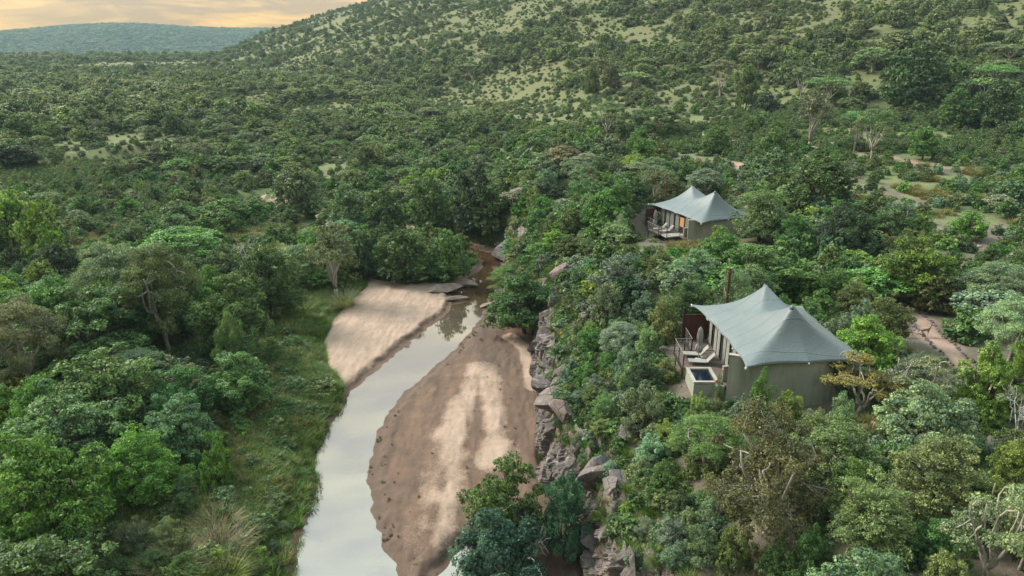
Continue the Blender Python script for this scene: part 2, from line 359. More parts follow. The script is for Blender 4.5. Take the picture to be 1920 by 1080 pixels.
# style, x, y, height, crown radius, colour, category, label
PLANTS = [
    ('leafy', -29.2, 39.1, 8.6, 3.8, 'vivid', 'tree', 'vivid green leafy tree with yellow-green tips at the lower left'),
    ('leafy', -26.4, 33.4, 5.7, 3.9, 'green', 'tree', 'deep green leafy treetop cut by the bottom left corner'),
    ('leafy', -32.9, 47.1, 7.7, 4.1, 'sage', 'tree', 'broad leafy tree with silvery green tips above the vivid yellow-tipped one'),
    ('leafy', -40.0, 48.8, 6.6, 1.8, 'vivid', 'tree', 'bright green treetop entering at the left edge below the pale-limbed acacia'),
    ('leafy', -33.3, 53.6, 8.2, 4.7, 'mid', 'tree', 'wide low leafy tree right of the pale-limbed acacia on the left'),
    ('feather', -44.2, 60.6, 9.3, 3.8, 'grey', 'acacia', 'grey-green umbrella acacia with bare pale limbs at the left edge'),
    ('leafy', -40.7, 65.5, 9.1, 5.5, 'deep', 'tree', 'deep green tree behind the pale-limbed acacia on the left'),
    ('feather', -41.9, 73.6, 10.6, 4.8, 'teal', 'acacia', 'blue-green layered acacia in the left thicket'),
    ('feather', -36.3, 71.1, 11.5, 4.1, 'olive', 'acacia', 'olive green layered acacia right beside the blue-green one'),
    ('leafy', -29.0, 70.1, 9.0, 4.1, 'mid', 'tree', 'spreading tree in the left thicket right of the layered acacias'),
    ('round', -28.6, 80.9, 9.3, 4.0, 'deep', 'tree', 'deep green full tree between the thicket and the grassy bank'),
    ('airy', -27.2, 65.4, 7.3, 2.6, 'mid', 'tree', 'thin open tree with a slim pale trunk beside the grassy bank'),
    ('leafy', -24.1, 58.0, 5.7, 3.2, 'mid', 'tree', 'small rich green tree on two pale stems nearest the grassy bank'),
    ('bush', -21.8, 46.7, 4.5, 1.5, 'vivid', 'shrub', 'vivid green leafy shrub alone in the dull scrub left of the river'),
    ('leafy', -38.4, 73.6, 7.3, 4.3, 'deep', 'tree', 'dark tree filling the thicket in front of the layered acacias'),
    ('round', -48.3, 72.7, 7.5, 4.2, 'green', 'tree', 'rounded green tree at the left behind the acacia with pale limbs'),
    ('leafy', -27.8, 55.2, 5.4, 2.9, 'deep', 'tree', 'shaded tree between the two leafy trees of the left thicket'),
    ('vase', -22.8, 89.8, 10.2, 3.4, 'grey', 'tree', 'grey half-bare tree with pale upright branches beside the reeds'),
    ('round', -20.6, 97.9, 7.3, 2.2, 'dark', 'tree', 'narrow dark tree right of the grey half-bare tree'),
    ('round', -15.4, 97.8, 7.9, 4.1, 'deep', 'tree', 'dark green tree over the rocky pool at the head of the beach'),
    ('round', -8.9, 97.9, 7.6, 3.9, 'mid', 'tree', 'rounded green tree on the rocks above the brown pool'),
    ('round', -39.9, 133.6, 9.6, 4.9, 'sage', 'tree', 'green tree with a forked pale trunk by the upper stream'),
    ('round', -27.6, 120.5, 8.8, 4.3, 'teal', 'tree', 'blue-green tree along the upper stream right of the forked one'),
    ('round', -20.9, 116.6, 8.8, 4.6, 'deep', 'tree', 'deep green crown over the upper stream'),
    ('round', -14.3, 124.7, 10.6, 4.6, 'deep', 'tree', 'tall green crown over the upper stream left of the gorge'),
    ('round', -5.9, 120.1, 12.7, 5.3, 'dark', 'tree', 'large dark crown at the gorge mouth'),
    ('round', -3.1, 117.2, 8.3, 4.4, 'deep', 'tree', 'deep green tree in the gorge next to the large dark crown'),
    ('leafy', -74.5, 105.5, 8.9, 3.5, 'lime', 'tree', 'lime green tree at the left edge above the open ground'),
    ('bush', -68.3, 102.7, 8.5, 3.3, 'lime', 'shrub', 'lime green bush next to the lime tree at the left edge'),
    ('bush', -61.7, 94.1, 7.3, 2.5, 'vivid', 'shrub', 'vivid green bush below the lime ones at the left edge'),
    ('round', -75.3, 125.8, 4.2, 2.6, 'green', 'shrub', 'compact dark green bush right of the lime green bushes'),
    ('feather', -46.5, 99.8, 5.6, 5.7, 'green', 'tree', 'flat bright green tree in front of the pale dry branches'),
    ('dead', -38.2, 100.4, 4.1, 3.4, 'bare', 'tree', 'bare grey branches of a dry tree in the left thicket'),
    ('leafy', -0.4, 41.2, 7.5, 2.9, 'mid', 'tree', 'leaning green tree reaching over the sand bar from the rocks'),
    ('round', 3.4, 39.9, 6.5, 1.8, 'tealdk', 'tree', 'rounded dark teal tree at the foot of the boulders'),
    ('leafy', -0.8, 37.2, 6.6, 2.8, 'tealdk', 'tree', 'dark teal treetop with the bare white branches at the bottom edge'),
    ('dead', 0.8, 37.8, 4.9, 3.3, 'bare', 'tree', 'tangle of bare white branches at the bottom edge'),
    ('leafy', 1.5, 78.4, 7.7, 4.6, 'deep', 'tree', 'deep green tree hanging over the water from the cliff'),
    ('feather', -0.3, 85.7, 4.3, 2.6, 'green', 'tree', 'light green spray of leaves above the tree that hangs over the water'),
    ('bush', 10.3, 66.6, 4.4, 3.3, 'bluegrey', 'shrub', 'large blue-green dome shrub on the slope left of the near tent'),
    ('bush', 8.6, 62.3, 4.2, 1.9, 'seafoam', 'shrub', 'pale seafoam shrub below the large blue-green dome'),
    ('bush', 9.1, 44.4, 3.8, 1.7, 'seafoam', 'shrub', 'pale seafoam shrub on rocks left of the pool wall'),
    ('bush', 8.7, 51.6, 3.2, 1.3, 'bluegrey', 'shrub', 'blue-grey shrub on the cliff slope left of the deck'),
    ('bush', 10.9, 54.1, 2.9, 1.6, 'seafoam', 'shrub', 'seafoam shrub just left of the deck posts'),
    ('bush', 12.7, 55.6, 3.9, 1.8, 'olivelt', 'shrub', 'olive shrub with pale tips behind the left end of the deck'),
    ('bush', 11.5, 61.4, 2.7, 1.7, 'bluegrey', 'shrub', 'bluish shrub between the blue-green dome and the wooden screen'),
    ('bush', 6.8, 58.9, 2.8, 1.7, 'green', 'shrub', 'green shrub on the cliff top above the boulders'),
    ('bush', 6.9, 71.7, 3.1, 1.9, 'teal', 'shrub', 'teal shrub at the cliff edge above the bend'),
    ('airy', 13.1, 31.8, 7.1, 3.6, 'brown', 'tree', 'large brownish tree with many grey stems below the near tent'),
    ('bush', 15.5, 41.0, 4.0, 1.0, 'green', 'shrub', 'round green bush standing against the middle of the curved olive wall'),
    ('bush', 17.1, 40.5, 2.5, 1.4, 'lime', 'shrub', 'light green pointed bush at the foot of the curved olive wall'),
    ('bush', 14.4, 40.8, 2.8, 1.2, 'bluegrey', 'shrub', 'grey-green bush at the left corner of the curved olive wall'),
    ('bush', 20.1, 39.4, 2.7, 1.0, 'seafoam', 'shrub', 'pale seafoam bush at the right end of the curved olive wall'),
    ('bush', 18.1, 38.6, 1.8, 1.3, 'olivelt', 'shrub', 'pale olive bush below the right half of the curved olive wall'),
    ('bush', 12.0, 42.1, 2.8, 1.0, 'olivelt', 'shrub', 'pale olive bush in front of the pool wall'),
    ('airy', 13.4, 42.6, 3.4, 0.5, 'sage', 'shrub', 'thin upright shrub growing up beside the pool wall'),
    ('bush', 11.3, 30.7, 2.4, 1.2, 'olive', 'shrub', 'olive bush under the large brownish tree at the lower right'),
    ('bush', 12.9, 29.5, 2.0, 1.0, 'mid', 'shrub', 'mid green bush right of the foot of the large brownish tree'),
    ('bush', 10.1, 31.8, 2.2, 1.1, 'sage', 'shrub', 'sage green bush left of the foot of the large brownish tree'),
    ('bush', 14.2, 28.4, 2.7, 1.4, 'deep', 'shrub', 'deep green bush at the bottom edge right of the large brownish tree'),
    ('round', 17.8, 34.9, 3.4, 2.6, 'mid', 'tree', 'wide green tree right below the end wall of the near tent'),
    ('round', 21.0, 31.2, 4.5, 2.4, 'olivelt', 'tree', 'olive green tree with feathery sprigs at the lower right'),
    ('gnarly', 20.7, 26.0, 5.1, 2.1, 'seafoam', 'acacia', 'pale seafoam acacia with a crooked white trunk at the lower right'),
    ('feather', 23.0, 27.3, 3.9, 1.5, 'seafoam', 'acacia', 'pale seafoam acacia crown cut by the right edge'),
    ('round', 25.5, 31.8, 4.1, 1.6, 'lime', 'tree', 'bright lime green tree at the right edge above the seafoam acacias'),
    ('gnarly', 22.6, 42.7, 4.3, 2.4, 'yellow', 'acacia', 'yellowish acacia with twisted pale trunk against the tent end wall'),
    ('gnarly', 25.8, 41.7, 4.1, 2.4, 'grey', 'acacia', 'grey twisted acacia right of the yellowish one'),
    ('leafy', 29.5, 40.8, 5.5, 1.9, 'lime', 'tree', 'bright lime upright tree beyond the stone path'),
    ('dead', 29.7, 38.0, 4.2, 2.0, 'bare', 'tree', 'dead pale tree with forked branches at the right edge'),
    ('feather', 41.3, 58.5, 4.8, 3.6, 'teal', 'acacia', 'blue-green spreading acacia at the right edge behind the path'),
    ('feather', 36.0, 48.4, 5.4, 2.5, 'seafoam', 'acacia', 'paler spreading acacia in front of the blue-green one'),
    ('round', 35.4, 45.4, 4.7, 1.3, 'lime', 'tree', 'yellow-green crown at the right edge beside the paler acacia'),
    ('leafy', 36.0, 62.2, 6.7, 3.3, 'vivid', 'tree', 'vivid yellow-green tree at the head of the stone path'),
    ('leafy', 35.8, 66.1, 3.9, 2.0, 'olivelt', 'tree', 'olive tree left of the vivid yellow-green one'),
    ('leafy', 25.8, 48.9, 4.5, 2.4, 'lime', 'tree', 'lime green tree behind the right corner of the near tent'),
    ('round', 29.1, 82.8, 6.9, 3.5, 'sage', 'tree', 'soft grey-green tree touching the right side of the far tent'),
    ('round', 40.8, 95.7, 7.6, 4.9, 'deep', 'tree', 'dense dark dome tree above the far tent'),
    ('leafy', 20.5, 68.4, 5.2, 3.0, 'green', 'tree', 'green tree between the two tents'),
    ('leafy', 23.3, 63.9, 5.3, 4.2, 'green', 'tree', 'broad green tree behind the peaks of the near tent'),
    ('round', 35.4, 75.1, 6.2, 3.4, 'dark', 'tree', 'dark rounded tree on the slope right of the far tent'),
    ('bush', 34.4, 84.5, 3.7, 2.8, 'lime', 'shrub', 'lime bush right of the far tent'),
    ('bush', 50.2, 92.0, 2.9, 2.4, 'bluegrey', 'shrub', 'dusky blue-grey bush on the stony slope'),
    ('round', 53.2, 82.9, 3.3, 2.3, 'vivid', 'tree', 'bright green tree on the stony slope at the right'),
    ('bush', 28.6, 55.8, 2.7, 1.3, 'bluegrey', 'shrub', 'dark bluish bush beside the head of the stone path'),
    ('bush', 19.2, 95.7, 2.3, 1.5, 'olivelt', 'shrub', 'yellow-olive shrub left of the far tent deck'),
    ('bush', 22.4, 75.5, 3.7, 2.6, 'lime', 'shrub', 'light green shrub in front of the far tent wall'),
    ('round', 103.5, 194.7, 15.9, 9.0, 'deep', 'tree', 'tallest dark tree with a broad crown on the upper right flat'),
    ('acacia', 65.0, 235.5, 11.5, 5.0, 'grey', 'acacia', 'vase-shaped grey tree in the upper clearing'),
    ('round', 65.4, 210.3, 12.5, 3.7, 'olive', 'tree', 'slim upright tree right of the vase-shaped one'),
    ('acacia', 82.3, 214.8, 10.1, 3.8, 'grey', 'acacia', 'small leaning acacia in the upper clearing'),
    ('acacia', 86.5, 207.0, 7.8, 6.6, 'sage', 'acacia', 'flat-topped acacia beside the leaning one'),
    ('vase', 57.5, 142.8, 10.7, 3.8, 'grey', 'tree', 'vase-shaped tree with pale forked stems by the dirt track'),
    ('acacia', 64.6, 139.2, 7.5, 3.1, 'sage', 'acacia', 'pale-stemmed small tree by the dirt track'),
    ('acacia', 62.4, 127.4, 9.0, 3.4, 'sage', 'acacia', 'leaning pale-stemmed tree by the dirt track'),
    ('round', 97.8, 164.3, 8.6, 5.3, 'deep', 'tree', 'dark forked tree on the upper right flat'),
    ('round', 103.2, 159.2, 10.8, 4.6, 'deep', 'tree', 'dark tree with a thick trunk near the upper right edge'),
    ('acacia', 124.2, 194.8, 7.3, 5.5, 'green', 'acacia', 'flat-topped acacia behind the thick-trunked tree'),
    ('feather', 32.6, 168.5, 7.2, 6.0, 'deep', 'acacia', 'dark flat-topped acacia in the middle distance'),
    ('acacia', 22.1, 170.4, 8.8, 4.3, 'grey', 'acacia', 'thin grey acacia left of the dark flat-topped one'),
    ('round', 28.7, 270.3, 12.0, 3.2, 'olive', 'tree', 'tall narrow olive tree in the upper clearing'),
    ('round', 35.8, 274.4, 9.6, 4.0, 'olive', 'tree', 'paler narrow tree beside the tall narrow one'),
    ('round', 68.2, 201.5, 5.5, 4.3, 'dark', 'shrub', 'dark round bush in the upper clearing'),
    ('round', 46.9, 131.4, 6.0, 3.6, 'green', 'tree', 'bushy green tree left of the dirt track'),
    ('round', 72.1, 129.1, 5.7, 2.7, 'green', 'tree', 'rounded green tree right of the dirt track'),
    ('round', 39.3, 142.4, 5.5, 3.1, 'green', 'tree', 'rounded green tree above the far tent'),
    ('leafy', 24.9, 123.7, 3.6, 2.5, 'deep', 'tree', 'deep green tree left above the far tent'),
    ('round', -33.8, 170.9, 7.6, 3.7, 'olive', 'tree', 'olive tree in the middle of the left woods'),
    ('round', -29.0, 191.6, 6.0, 5.5, 'sage', 'tree', 'pale spreading tree over the left woods'),
    ('vase', -74.6, 177.6, 7.1, 3.5, 'grey', 'tree', 'pale leafless-looking tree in the left woods'),
    ('round', -68.2, 183.3, 6.3, 3.7, 'mid', 'tree', 'small green tree with pale trunk right of the leafless-looking one'),
    ('round', -116.5, 173.7, 5.0, 4.4, 'dark', 'tree', 'dark round tree at the left edge of the woods'),
    ('round', -132.1, 198.6, 8.4, 5.3, 'deep', 'tree', 'large round tree at the far left of the woods'),
    ('round', -161.2, 347.8, 5.9, 5.5, 'deep', 'tree', 'round dark tree standing out far left'),
]
# ---------------------------------------------------------------- ground sheet
def axis(lo, hi, fine_lo, fine_hi, step, growth):
    mid = np.arange(fine_lo, fine_hi, step); up = []; s = step; v = mid[-1]
    while v < hi: s = min(s*growth, 60); v += s; up.append(v)
    dn = []; s = step; v = mid[0]
    while v > lo: s = min(s*growth, 60); v -= s; dn.append(v)
    return np.concatenate([dn[::-1], mid, up])
gx = axis(-3200, 3200, -22, 9, 0.14, 1.035); gy = axis(-250, 3560, 36, 92, 0.16, 1.03)
GX, GY = np.meshgrid(gx, gy, indexing='ij')
GZ = ground_h(GX, GY)

# foot and hoof prints across the dry sand
tracks = [[(-5.6, 41), (-5.2, 46), (-4.6, 52), (-5.0, 57), (-4.1, 62), (-3.7, 66)], [(-6.1, 40), (-5.3, 44), (-5.0, 50), (-4.0, 55)], [(-3.4, 47), (-3.2, 54), (-1.8, 61), (-2.6, 68)],
          [(-19, 84), (-15, 88), (-11, 89)], [(-18.5, 78), (-14.5, 81), (-11.5, 84)]]
PR = []
for tr in tracks:
    tr = np.array(tr, float)
    L_ = np.r_[0, np.cumsum(np.hypot(*np.diff(tr, axis=0).T))]
    for i, s_ in enumerate(np.arange(0, L_[-1], 0.33)):
        PR.append((np.interp(s_, L_, tr[:, 0])+(0.17 if i % 2 else -0.17)+rng.normal(0, .16), np.interp(s_, L_, tr[:, 1])+rng.normal(0, .14)))
for i in range(70): PR.append((-9.6+rng.normal(0, 0.75), 56.3+rng.normal(0, 0.28)))       # churned patch by the water
DENT = np.zeros_like(GZ)
for (px_, py_) in PR:
    i0 = np.searchsorted(gx, px_); j0 = np.searchsorted(gy, py_)
    sl = (slice(max(i0-4, 0), i0+4), slice(max(j0-4, 0), j0+4))
    dd = np.hypot(GX[sl]-px_, (GY[sl]-py_)*0.8); DENT[sl] = np.maximum(DENT[sl], hash2(np.array([i0]), np.array([j0]), 4)[0]*np.exp(-(dd/0.13)**2))
near = (GX > -24) & (GX < 12) & (GY > 30) & (GY < 170)
DW = np.full(GX.shape, 50.0); DB = np.full(GX.shape, 80.0)
box = (np.abs(GX) < 130) & (GY > -70) & (GY < 240)
DB[box] = sdf(GX[box], GY[box], BED); DW[box] = WATER_D(GX[box], GY[box])
GZ = GZ-0.05*DENT*(DW > 0.2)*(DB < 0)

def path_mask():
    m = np.zeros_like(GX)
    for pts, wd in PATHS:
        b = (GX > min(p[0] for p in pts)-6) & (GX < max(p[0] for p in pts)+6) & (GY > min(p[1] for p in pts)-6) & (GY < max(p[1] for p in pts)+6)
        m[b] = np.maximum(m[b], sstep(wd*0.65, wd*0.42, seg_dist(GX[b], GY[b], pts)))
    return m
PM = path_mask()
clear = np.zeros_like(GX); CLN = fbm(GX/18, GY/18, 191, 3)
for (cx, cy_, rx, ry) in CLEARINGS:
    clear = np.maximum(clear, sstep(1.5, 0.5, np.hypot((GX-cx)/rx, (GY-cy_)/ry)+.5*CLN))
right_side = sstep(-1, 1.5, GX-GORGE_X(GY))
DAMP = sstep(3.2, .8, seg_dist(GX, GY, [(-4.2, 83), (-2.8, 76), (-1.6, 70)])+1.2*fbm(GX/1.5, GY/2.5, 58, 3))
nz = fbm(GX/2.4, GY/3.1, 71, 4)
sand = sstep(0.15, -0.15, DB+0.5*nz*(1-right_side))
# damp sand near the water and down the middle of the bar, dry crests elsewhere
isl = (GX > -13) & (GX < 4.5) & (DB < 0.5) & (GY < 84) & (sdf(GX, GY, WATER+[]) > -5)
dry_isl = np.maximum(sstep(2.2, 0.2, seg_dist(GX, GY, DRY1)+1.4*nz), sstep(2.2, 0.1, seg_dist(GX, GY, DRY2)+1.2*nz))
dry_isl = np.maximum(dry_isl, sstep(1.0, 0.55, seg_dist(GX, GY, DRY3)+0.35*nz))
left_beach = GX < np.interp(GY, [34, 44, 54, 62, 69, 77, 85, 92], [-10.7, -12.5, -14, -13, -12, -9, -6.3, -4.5])
beach_dry = sstep(0.35, 1.5, DW+0.35*nz)
wet = np.where(left_beach, 1-beach_dry, 1-dry_isl)
flow = fbm(GX/.9+.3*fbm(GX/3, GY/3, 56), GY/9, 54, 4); wet = np.clip(wet*(1.05+.5*flow)+.10*(flow > .15)*(1-wet), 0, 1); wet = np.maximum(wet, .95*sstep(1.15, 0.6, DW)); wet = np.maximum(wet, 0.35*DENT)
rock = right_side*sstep(-0.2, 0.5, DB)*sstep(6.0, 2.5, DB+4*fbm(GX/4, GY/4, 73))
lushb = sstep(5.5, 1.0, DB+1.5*nz)*(1-right_side)*sstep(-0.5, 0.2, DB)
openg = np.clip(clear+0.42+0.15*sstep(3, 20, hill_h(GX, GY))+0.5*fbm(GX/22, GY/22, 75), 0, 1)
bare = np.clip(1.0*sstep(13, 8, np.hypot(GX-20, GY-90))+1.2*sstep(11, 7, np.hypot(GX-14.5, (GY-47)*.8))+.8*sstep(42, 38, GY)*sstep(6, 9, GX)+.8*sstep(9, 5, np.hypot(GX-33.5, GY-54))+.25*sstep(30, 40, GX)*sstep(135, 110, GY)*sstep(40, 50, GY)+0.9*sstep(26, 50, GX+12*nz)*sstep(110, 60, GY)*sstep(20, 40, GY)+sstep(0.45, 0.75, fbm(GX/7, GY/7, 77)+0.3), 0, 1)
ncol = GX.size
A1 = np.stack([sand, wet, rock, np.clip(DAMP*(sand > .5)+.75*sstep(2.4, .8, DW)*(GX > np.interp(GY, [34, 44, 54, 62, 69, 77, 85], [-10.7, -12.5, -14, -13, -12, -9, -6.3]))*(sand > .5)*(GX < -3.5-.1*(GY-60)), 0, 1)], -1).reshape(-1, 4)
A2 = np.stack([PM, openg, lushb, bare], -1).reshape(-1, 4)
I = np.arange(ncol).reshape(GX.shape)
F = np.stack([I[:-1, :-1], I[1:, :-1], I[1:, 1:], I[:-1, 1:]], -1).reshape(-1, 4)

m = Mat('earth'); P = m.pos()
a1 = m.n('ShaderNodeAttribute', attribute_name='mask_bed'); a2 = m.n('ShaderNodeAttribute', attribute_name='mask_land')
s1 = m.n('ShaderNodeSeparateColor'); s2 = m.n('ShaderNodeSeparateColor'); m.l(a1.outputs['Color'], s1.inputs[0]); m.l(a2.outputs['Color'], s2.inputs[0])
n_big = m.noise(P, 0.08, 5); n_mid = m.noise(P, 0.7, 6, 0.6); n_fine = m.noise(P, 5.0, 5, 0.65); n_grit = m.noise(P, 30, 3, 0.7)
dry = m.mix(m.rng(n_mid, 0.3, 0.7), (0.33, 0.245, 0.19), (0.26, 0.185, 0.138))
dry = m.mix(m.rng(n_grit, 0.45, 0.75, 0, 0.35), dry, (0.24, 0.165, 0.12))
wetc = m.mix(m.rng(n_mid, 0.3, 0.7), (0.138, 0.086, 0.060), (0.082, 0.055, 0.041))
wetc = m.mix(m.rng(n_fine, 0.55, 0.7, 0, 0.6), wetc, (0.075, 0.06, 0.04))
wf = m.rng(m.math('ADD', s1.outputs[1], m.math('MULTIPLY', m.math('SUBTRACT', n_fine, 0.5), 0.9)), 0.05, 0.8)
sandc = m.mix(wf, dry, wetc); sandc = m.mix(m.math('MULTIPLY', m.rng(n_fine, .3, .62, .15, .75), a1.outputs['Alpha']), sandc, (0.07, 0.054, 0.044))
grassp = m.mix(m.rng(n_fine, 0.35, 0.65), (0.175, 0.188, 0.085), (0.085, 0.112, 0.042))
grassg = m.mix(m.rng(n_fine, 0.35, 0.65), (0.065, 0.085, 0.03), (0.035, 0.055, 0.02))
sp_ = m.n('ShaderNodeSeparateXYZ'); m.l(P, sp_.inputs[0])
soil = m.mix(m.rng(n_fine, 0.35, 0.65), (0.145, 0.115, 0.09), (0.09, 0.074, 0.06))
land = m.mix(m.rng(m.math('ADD', s2.outputs[1], m.math('MULTIPLY', m.math('SUBTRACT', n_mid, 0.5), 0.8)), 0.35, 0.8), grassg, grassp)
land = m.mix(m.rng(m.math('ADD', a2.outputs['Alpha'], m.math('MULTIPLY', m.math('SUBTRACT', n_mid, 0.5), 1.4)), 0.45, 0.75), land, soil)
land = m.mix(m.rng(m.noise(P, .25, 6, .7), .42, .6, 0, .55), land, (0.06, 0.082, 0.032))
land = m.mix(m.rng(sp_.outputs[1], 120, 300, 0, .85), land, (0.108, 0.108, 0.042))
land = m.mix(s2.outputs[2], land, m.mix(m.rng(n_mid, 0.4, 0.6), (0.07, 0.11, 0.02), (0.04, 0.07, 0.018)))
pathc = m.mix(m.rng(n_fine, 0.35, 0.65), (0.30, 0.21, 0.165), (0.24, 0.165, 0.13))
land = m.mix(s2.outputs[0], land, pathc)
rk = m.mix(m.rng(n_fine, 0.35, 0.62), (0.17, 0.125, 0.11), (0.075, 0.062, 0.062))
rk = m.mix(m.rng(n_mid, 0.56, 0.66), rk, (0.07, 0.09, 0.03))
land = m.mix(m.rng(m.math('ADD', s1.outputs[2], m.math('MULTIPLY', m.math('SUBTRACT', n_mid, 0.5), 0.6)), 0.4, 0.6), land, rk)
colr = m.mix(m.rng(m.math('ADD', s1.outputs[0], m.math('MULTIPLY', m.math('SUBTRACT', n_fine, 0.5), 0.5)), 0.4, 0.6), land, sandc)
# woods on the distant hills show as a fine mottle
sp = m.n('ShaderNodeSeparateXYZ'); m.l(P, sp.inputs[0])
farm = m.rng(sp.outputs[1], 1100, 1500); nf = m.noise(P, 0.022, 8, 0.85)
colr = m.mix(farm, colr, m.mix(m.rng(nf, 0.42, 0.6), (0.008, 0.022, 0.018), (0.06, 0.09, 0.055)))
hgt = m.math('ADD', m.math('MULTIPLY', n_fine, 0.7), m.math('MULTIPLY', n_grit, 0.25))
rough = m.mix(wf, (0.95,)*3, (0.62,)*3)
EARTH = m.done(m.bsdf(colr, 0.9, m.bump(hgt, 0.55, 0.16), 0.2))
gme = np_mesh('ground', np.stack([GX, GY, GZ], -1).reshape(-1, 3), F, None, [EARTH], attrs={'mask_bed': ('POINT', 'FLOAT_COLOR', A1), 'mask_land': ('POINT', 'FLOAT_COLOR', A2)}, smooth=True)
tag(link('ground', gme), kind='structure')

# ---------------------------------------------------------------- river water
m = Mat('river_water'); P = m.pos()
rip = m.math('ADD', m.math('MULTIPLY', m.noise(P, 1.1, 3), 0.6), m.math('MULTIPLY', m.noise(P, 4.5, 2), 0.25))
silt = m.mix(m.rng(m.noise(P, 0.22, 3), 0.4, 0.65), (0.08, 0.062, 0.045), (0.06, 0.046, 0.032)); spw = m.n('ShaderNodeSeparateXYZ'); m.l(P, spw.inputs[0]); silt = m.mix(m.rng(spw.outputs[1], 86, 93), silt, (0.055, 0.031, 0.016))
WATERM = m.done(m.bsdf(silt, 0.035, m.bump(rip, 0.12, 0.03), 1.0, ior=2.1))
wx = np.linspace(-84, 9, 94); wy = np.linspace(-60, 170, 116)
WX, WY = np.meshgrid(wx, wy, indexing='ij'); I = np.arange(WX.size).reshape(WX.shape)
F = np.stack([I[:-1, :-1], I[1:, :-1], I[1:, 1:], I[:-1, 1:]], -1).reshape(-1, 4)
cx = (WX[:-1, :-1]+0.5).ravel(); cyy = (WY[:-1, :-1]+1).ravel()
F = F[sdf(cx, cyy, BED) < 1.6]
used = np.unique(F); rm = -np.ones(WX.size, int); rm[used] = np.arange(len(used))
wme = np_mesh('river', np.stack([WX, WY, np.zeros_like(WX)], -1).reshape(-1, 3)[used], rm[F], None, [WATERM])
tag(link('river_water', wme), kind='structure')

def H(x, y):
    return float(ground_h(np.array([float(x)]), np.array([float(y)]))[0])
_gi = None
def Hs(x, y):
    """bilinear lookup in the built sheet, so that things stand on the mesh itself"""
    x = np.asarray(x, float); y = np.asarray(y, float)
    i = np.clip(np.searchsorted(gx, x)-1, 0, len(gx)-2); j = np.clip(np.searchsorted(gy, y)-1, 0, len(gy)-2)
    fx = np.clip((x-gx[i])/(gx[i+1]-gx[i]), 0, 1); fy = np.clip((y-gy[j])/(gy[j+1]-gy[j]), 0, 1)
    return (GZ[i, j]*(1-fx)+GZ[i+1, j]*fx)*(1-fy)+(GZ[i, j+1]*(1-fx)+GZ[i+1, j+1]*fx)*fy
LODGES = [(18.5, 48.4, 0.0), (24.3, 92.5, R(19.5))]
LODGE_VIEW = [(18.2, 48.4, 0.0, 10.0), (24.3, 92.5, 0.0, 8.2)]
# ---------------------------------------------------------------- rocks
m = Mat('quartzite'); v = m.objc(); n1 = m.noise(v, 1.3, 6, .6); n2 = m.noise(v, 6, 6, .7); n3 = m.noise(v, 0.9, 3)
vo = m.n('ShaderNodeTexVoronoi', feature='DISTANCE_TO_EDGE', i_Scale=0.55); mp = m.n('ShaderNodeMapping'); mp.inputs['Scale'].default_value = (1, 1, 2.2)
m.l(v, mp.inputs[0]); m.l(mp.outputs[0], vo.inputs['Vector']); crack = m.rng(vo.outputs['Distance'], 0.0, 0.018)
oi = m.n('ShaderNodeObjectInfo'); base = m.mix(oi.outputs['Random'], (0.18, 0.142, 0.125), (0.125, 0.113, 0.108))
c = m.mix(m.rng(n2, .35, .65), base, m.mix(1.0, base, (.55, .55, .6), 'MULTIPLY'))
c = m.mix(m.rng(n1, .52, .68, 0, .6), c, (.22, .175, .15)); c = m.mix(m.rng(n3, .60, .70, 0, .7), c, (.10, .115, .07))
c = m.mix(m.rng(m.noise(v, 2.3, 4), .62, .7, 0, .8), c, (.27, .27, .25))
c = m.mix(crack, (.04, .035, .035), c)
hh = m.math('ADD', m.math('MULTIPLY', n2, .6), m.math('MULTIPLY', crack, .5))
ROCK = m.done(m.bsdf(c, .88, m.bump(hh, .8, .09), .2))

def rock_face():
    m = Mat('rock_face'); v = m.pos(); n1 = m.noise(v, .5, 6, .6); n2 = m.noise(v, 3.2, 6, .7); mp = m.n('ShaderNodeMapping'); mp.inputs['Scale'].default_value = (2.2, 2.2, .5); m.l(v, mp.inputs[0]); st = m.noise(mp.outputs[0], 1.4, 5, .65)
    c = m.mix(m.rng(n2, .35, .65), (.145, .122, .11), (.065, .06, .058)); c = m.mix(m.rng(n1, .48, .62, 0, .7), c, (.19, .15, .13)); c = m.mix(m.rng(st, .56, .68, 0, .75), c, (.055, .05, .05))
    c = m.mix(m.rng(m.noise(v, 1.7, 4), .60, .68, 0, .8), c, (.27, .27, .25)); c = m.mix(m.rng(m.noise(v, .9, 5), .60, .68, 0, .85), c, (.06, .085, .025))
    return m.done(m.bsdf(c, .9, m.bump(m.math('ADD', n2, m.math('MULTIPLY', m.noise(v, 12, 4), .4)), .8, .12), .2))
ROCKF = rock_face()
m = Mat('pale_river_rock'); v = m.pos(); n1 = m.noise(v, 1.6, 6, .65); SLABM = m.done(m.bsdf(m.mix(m.rng(n1, .35, .65), (.27, .205, .165), (.15, .115, .095)), .85, m.bump(m.noise(v, 6, 5, .7), .6, .08), .25))
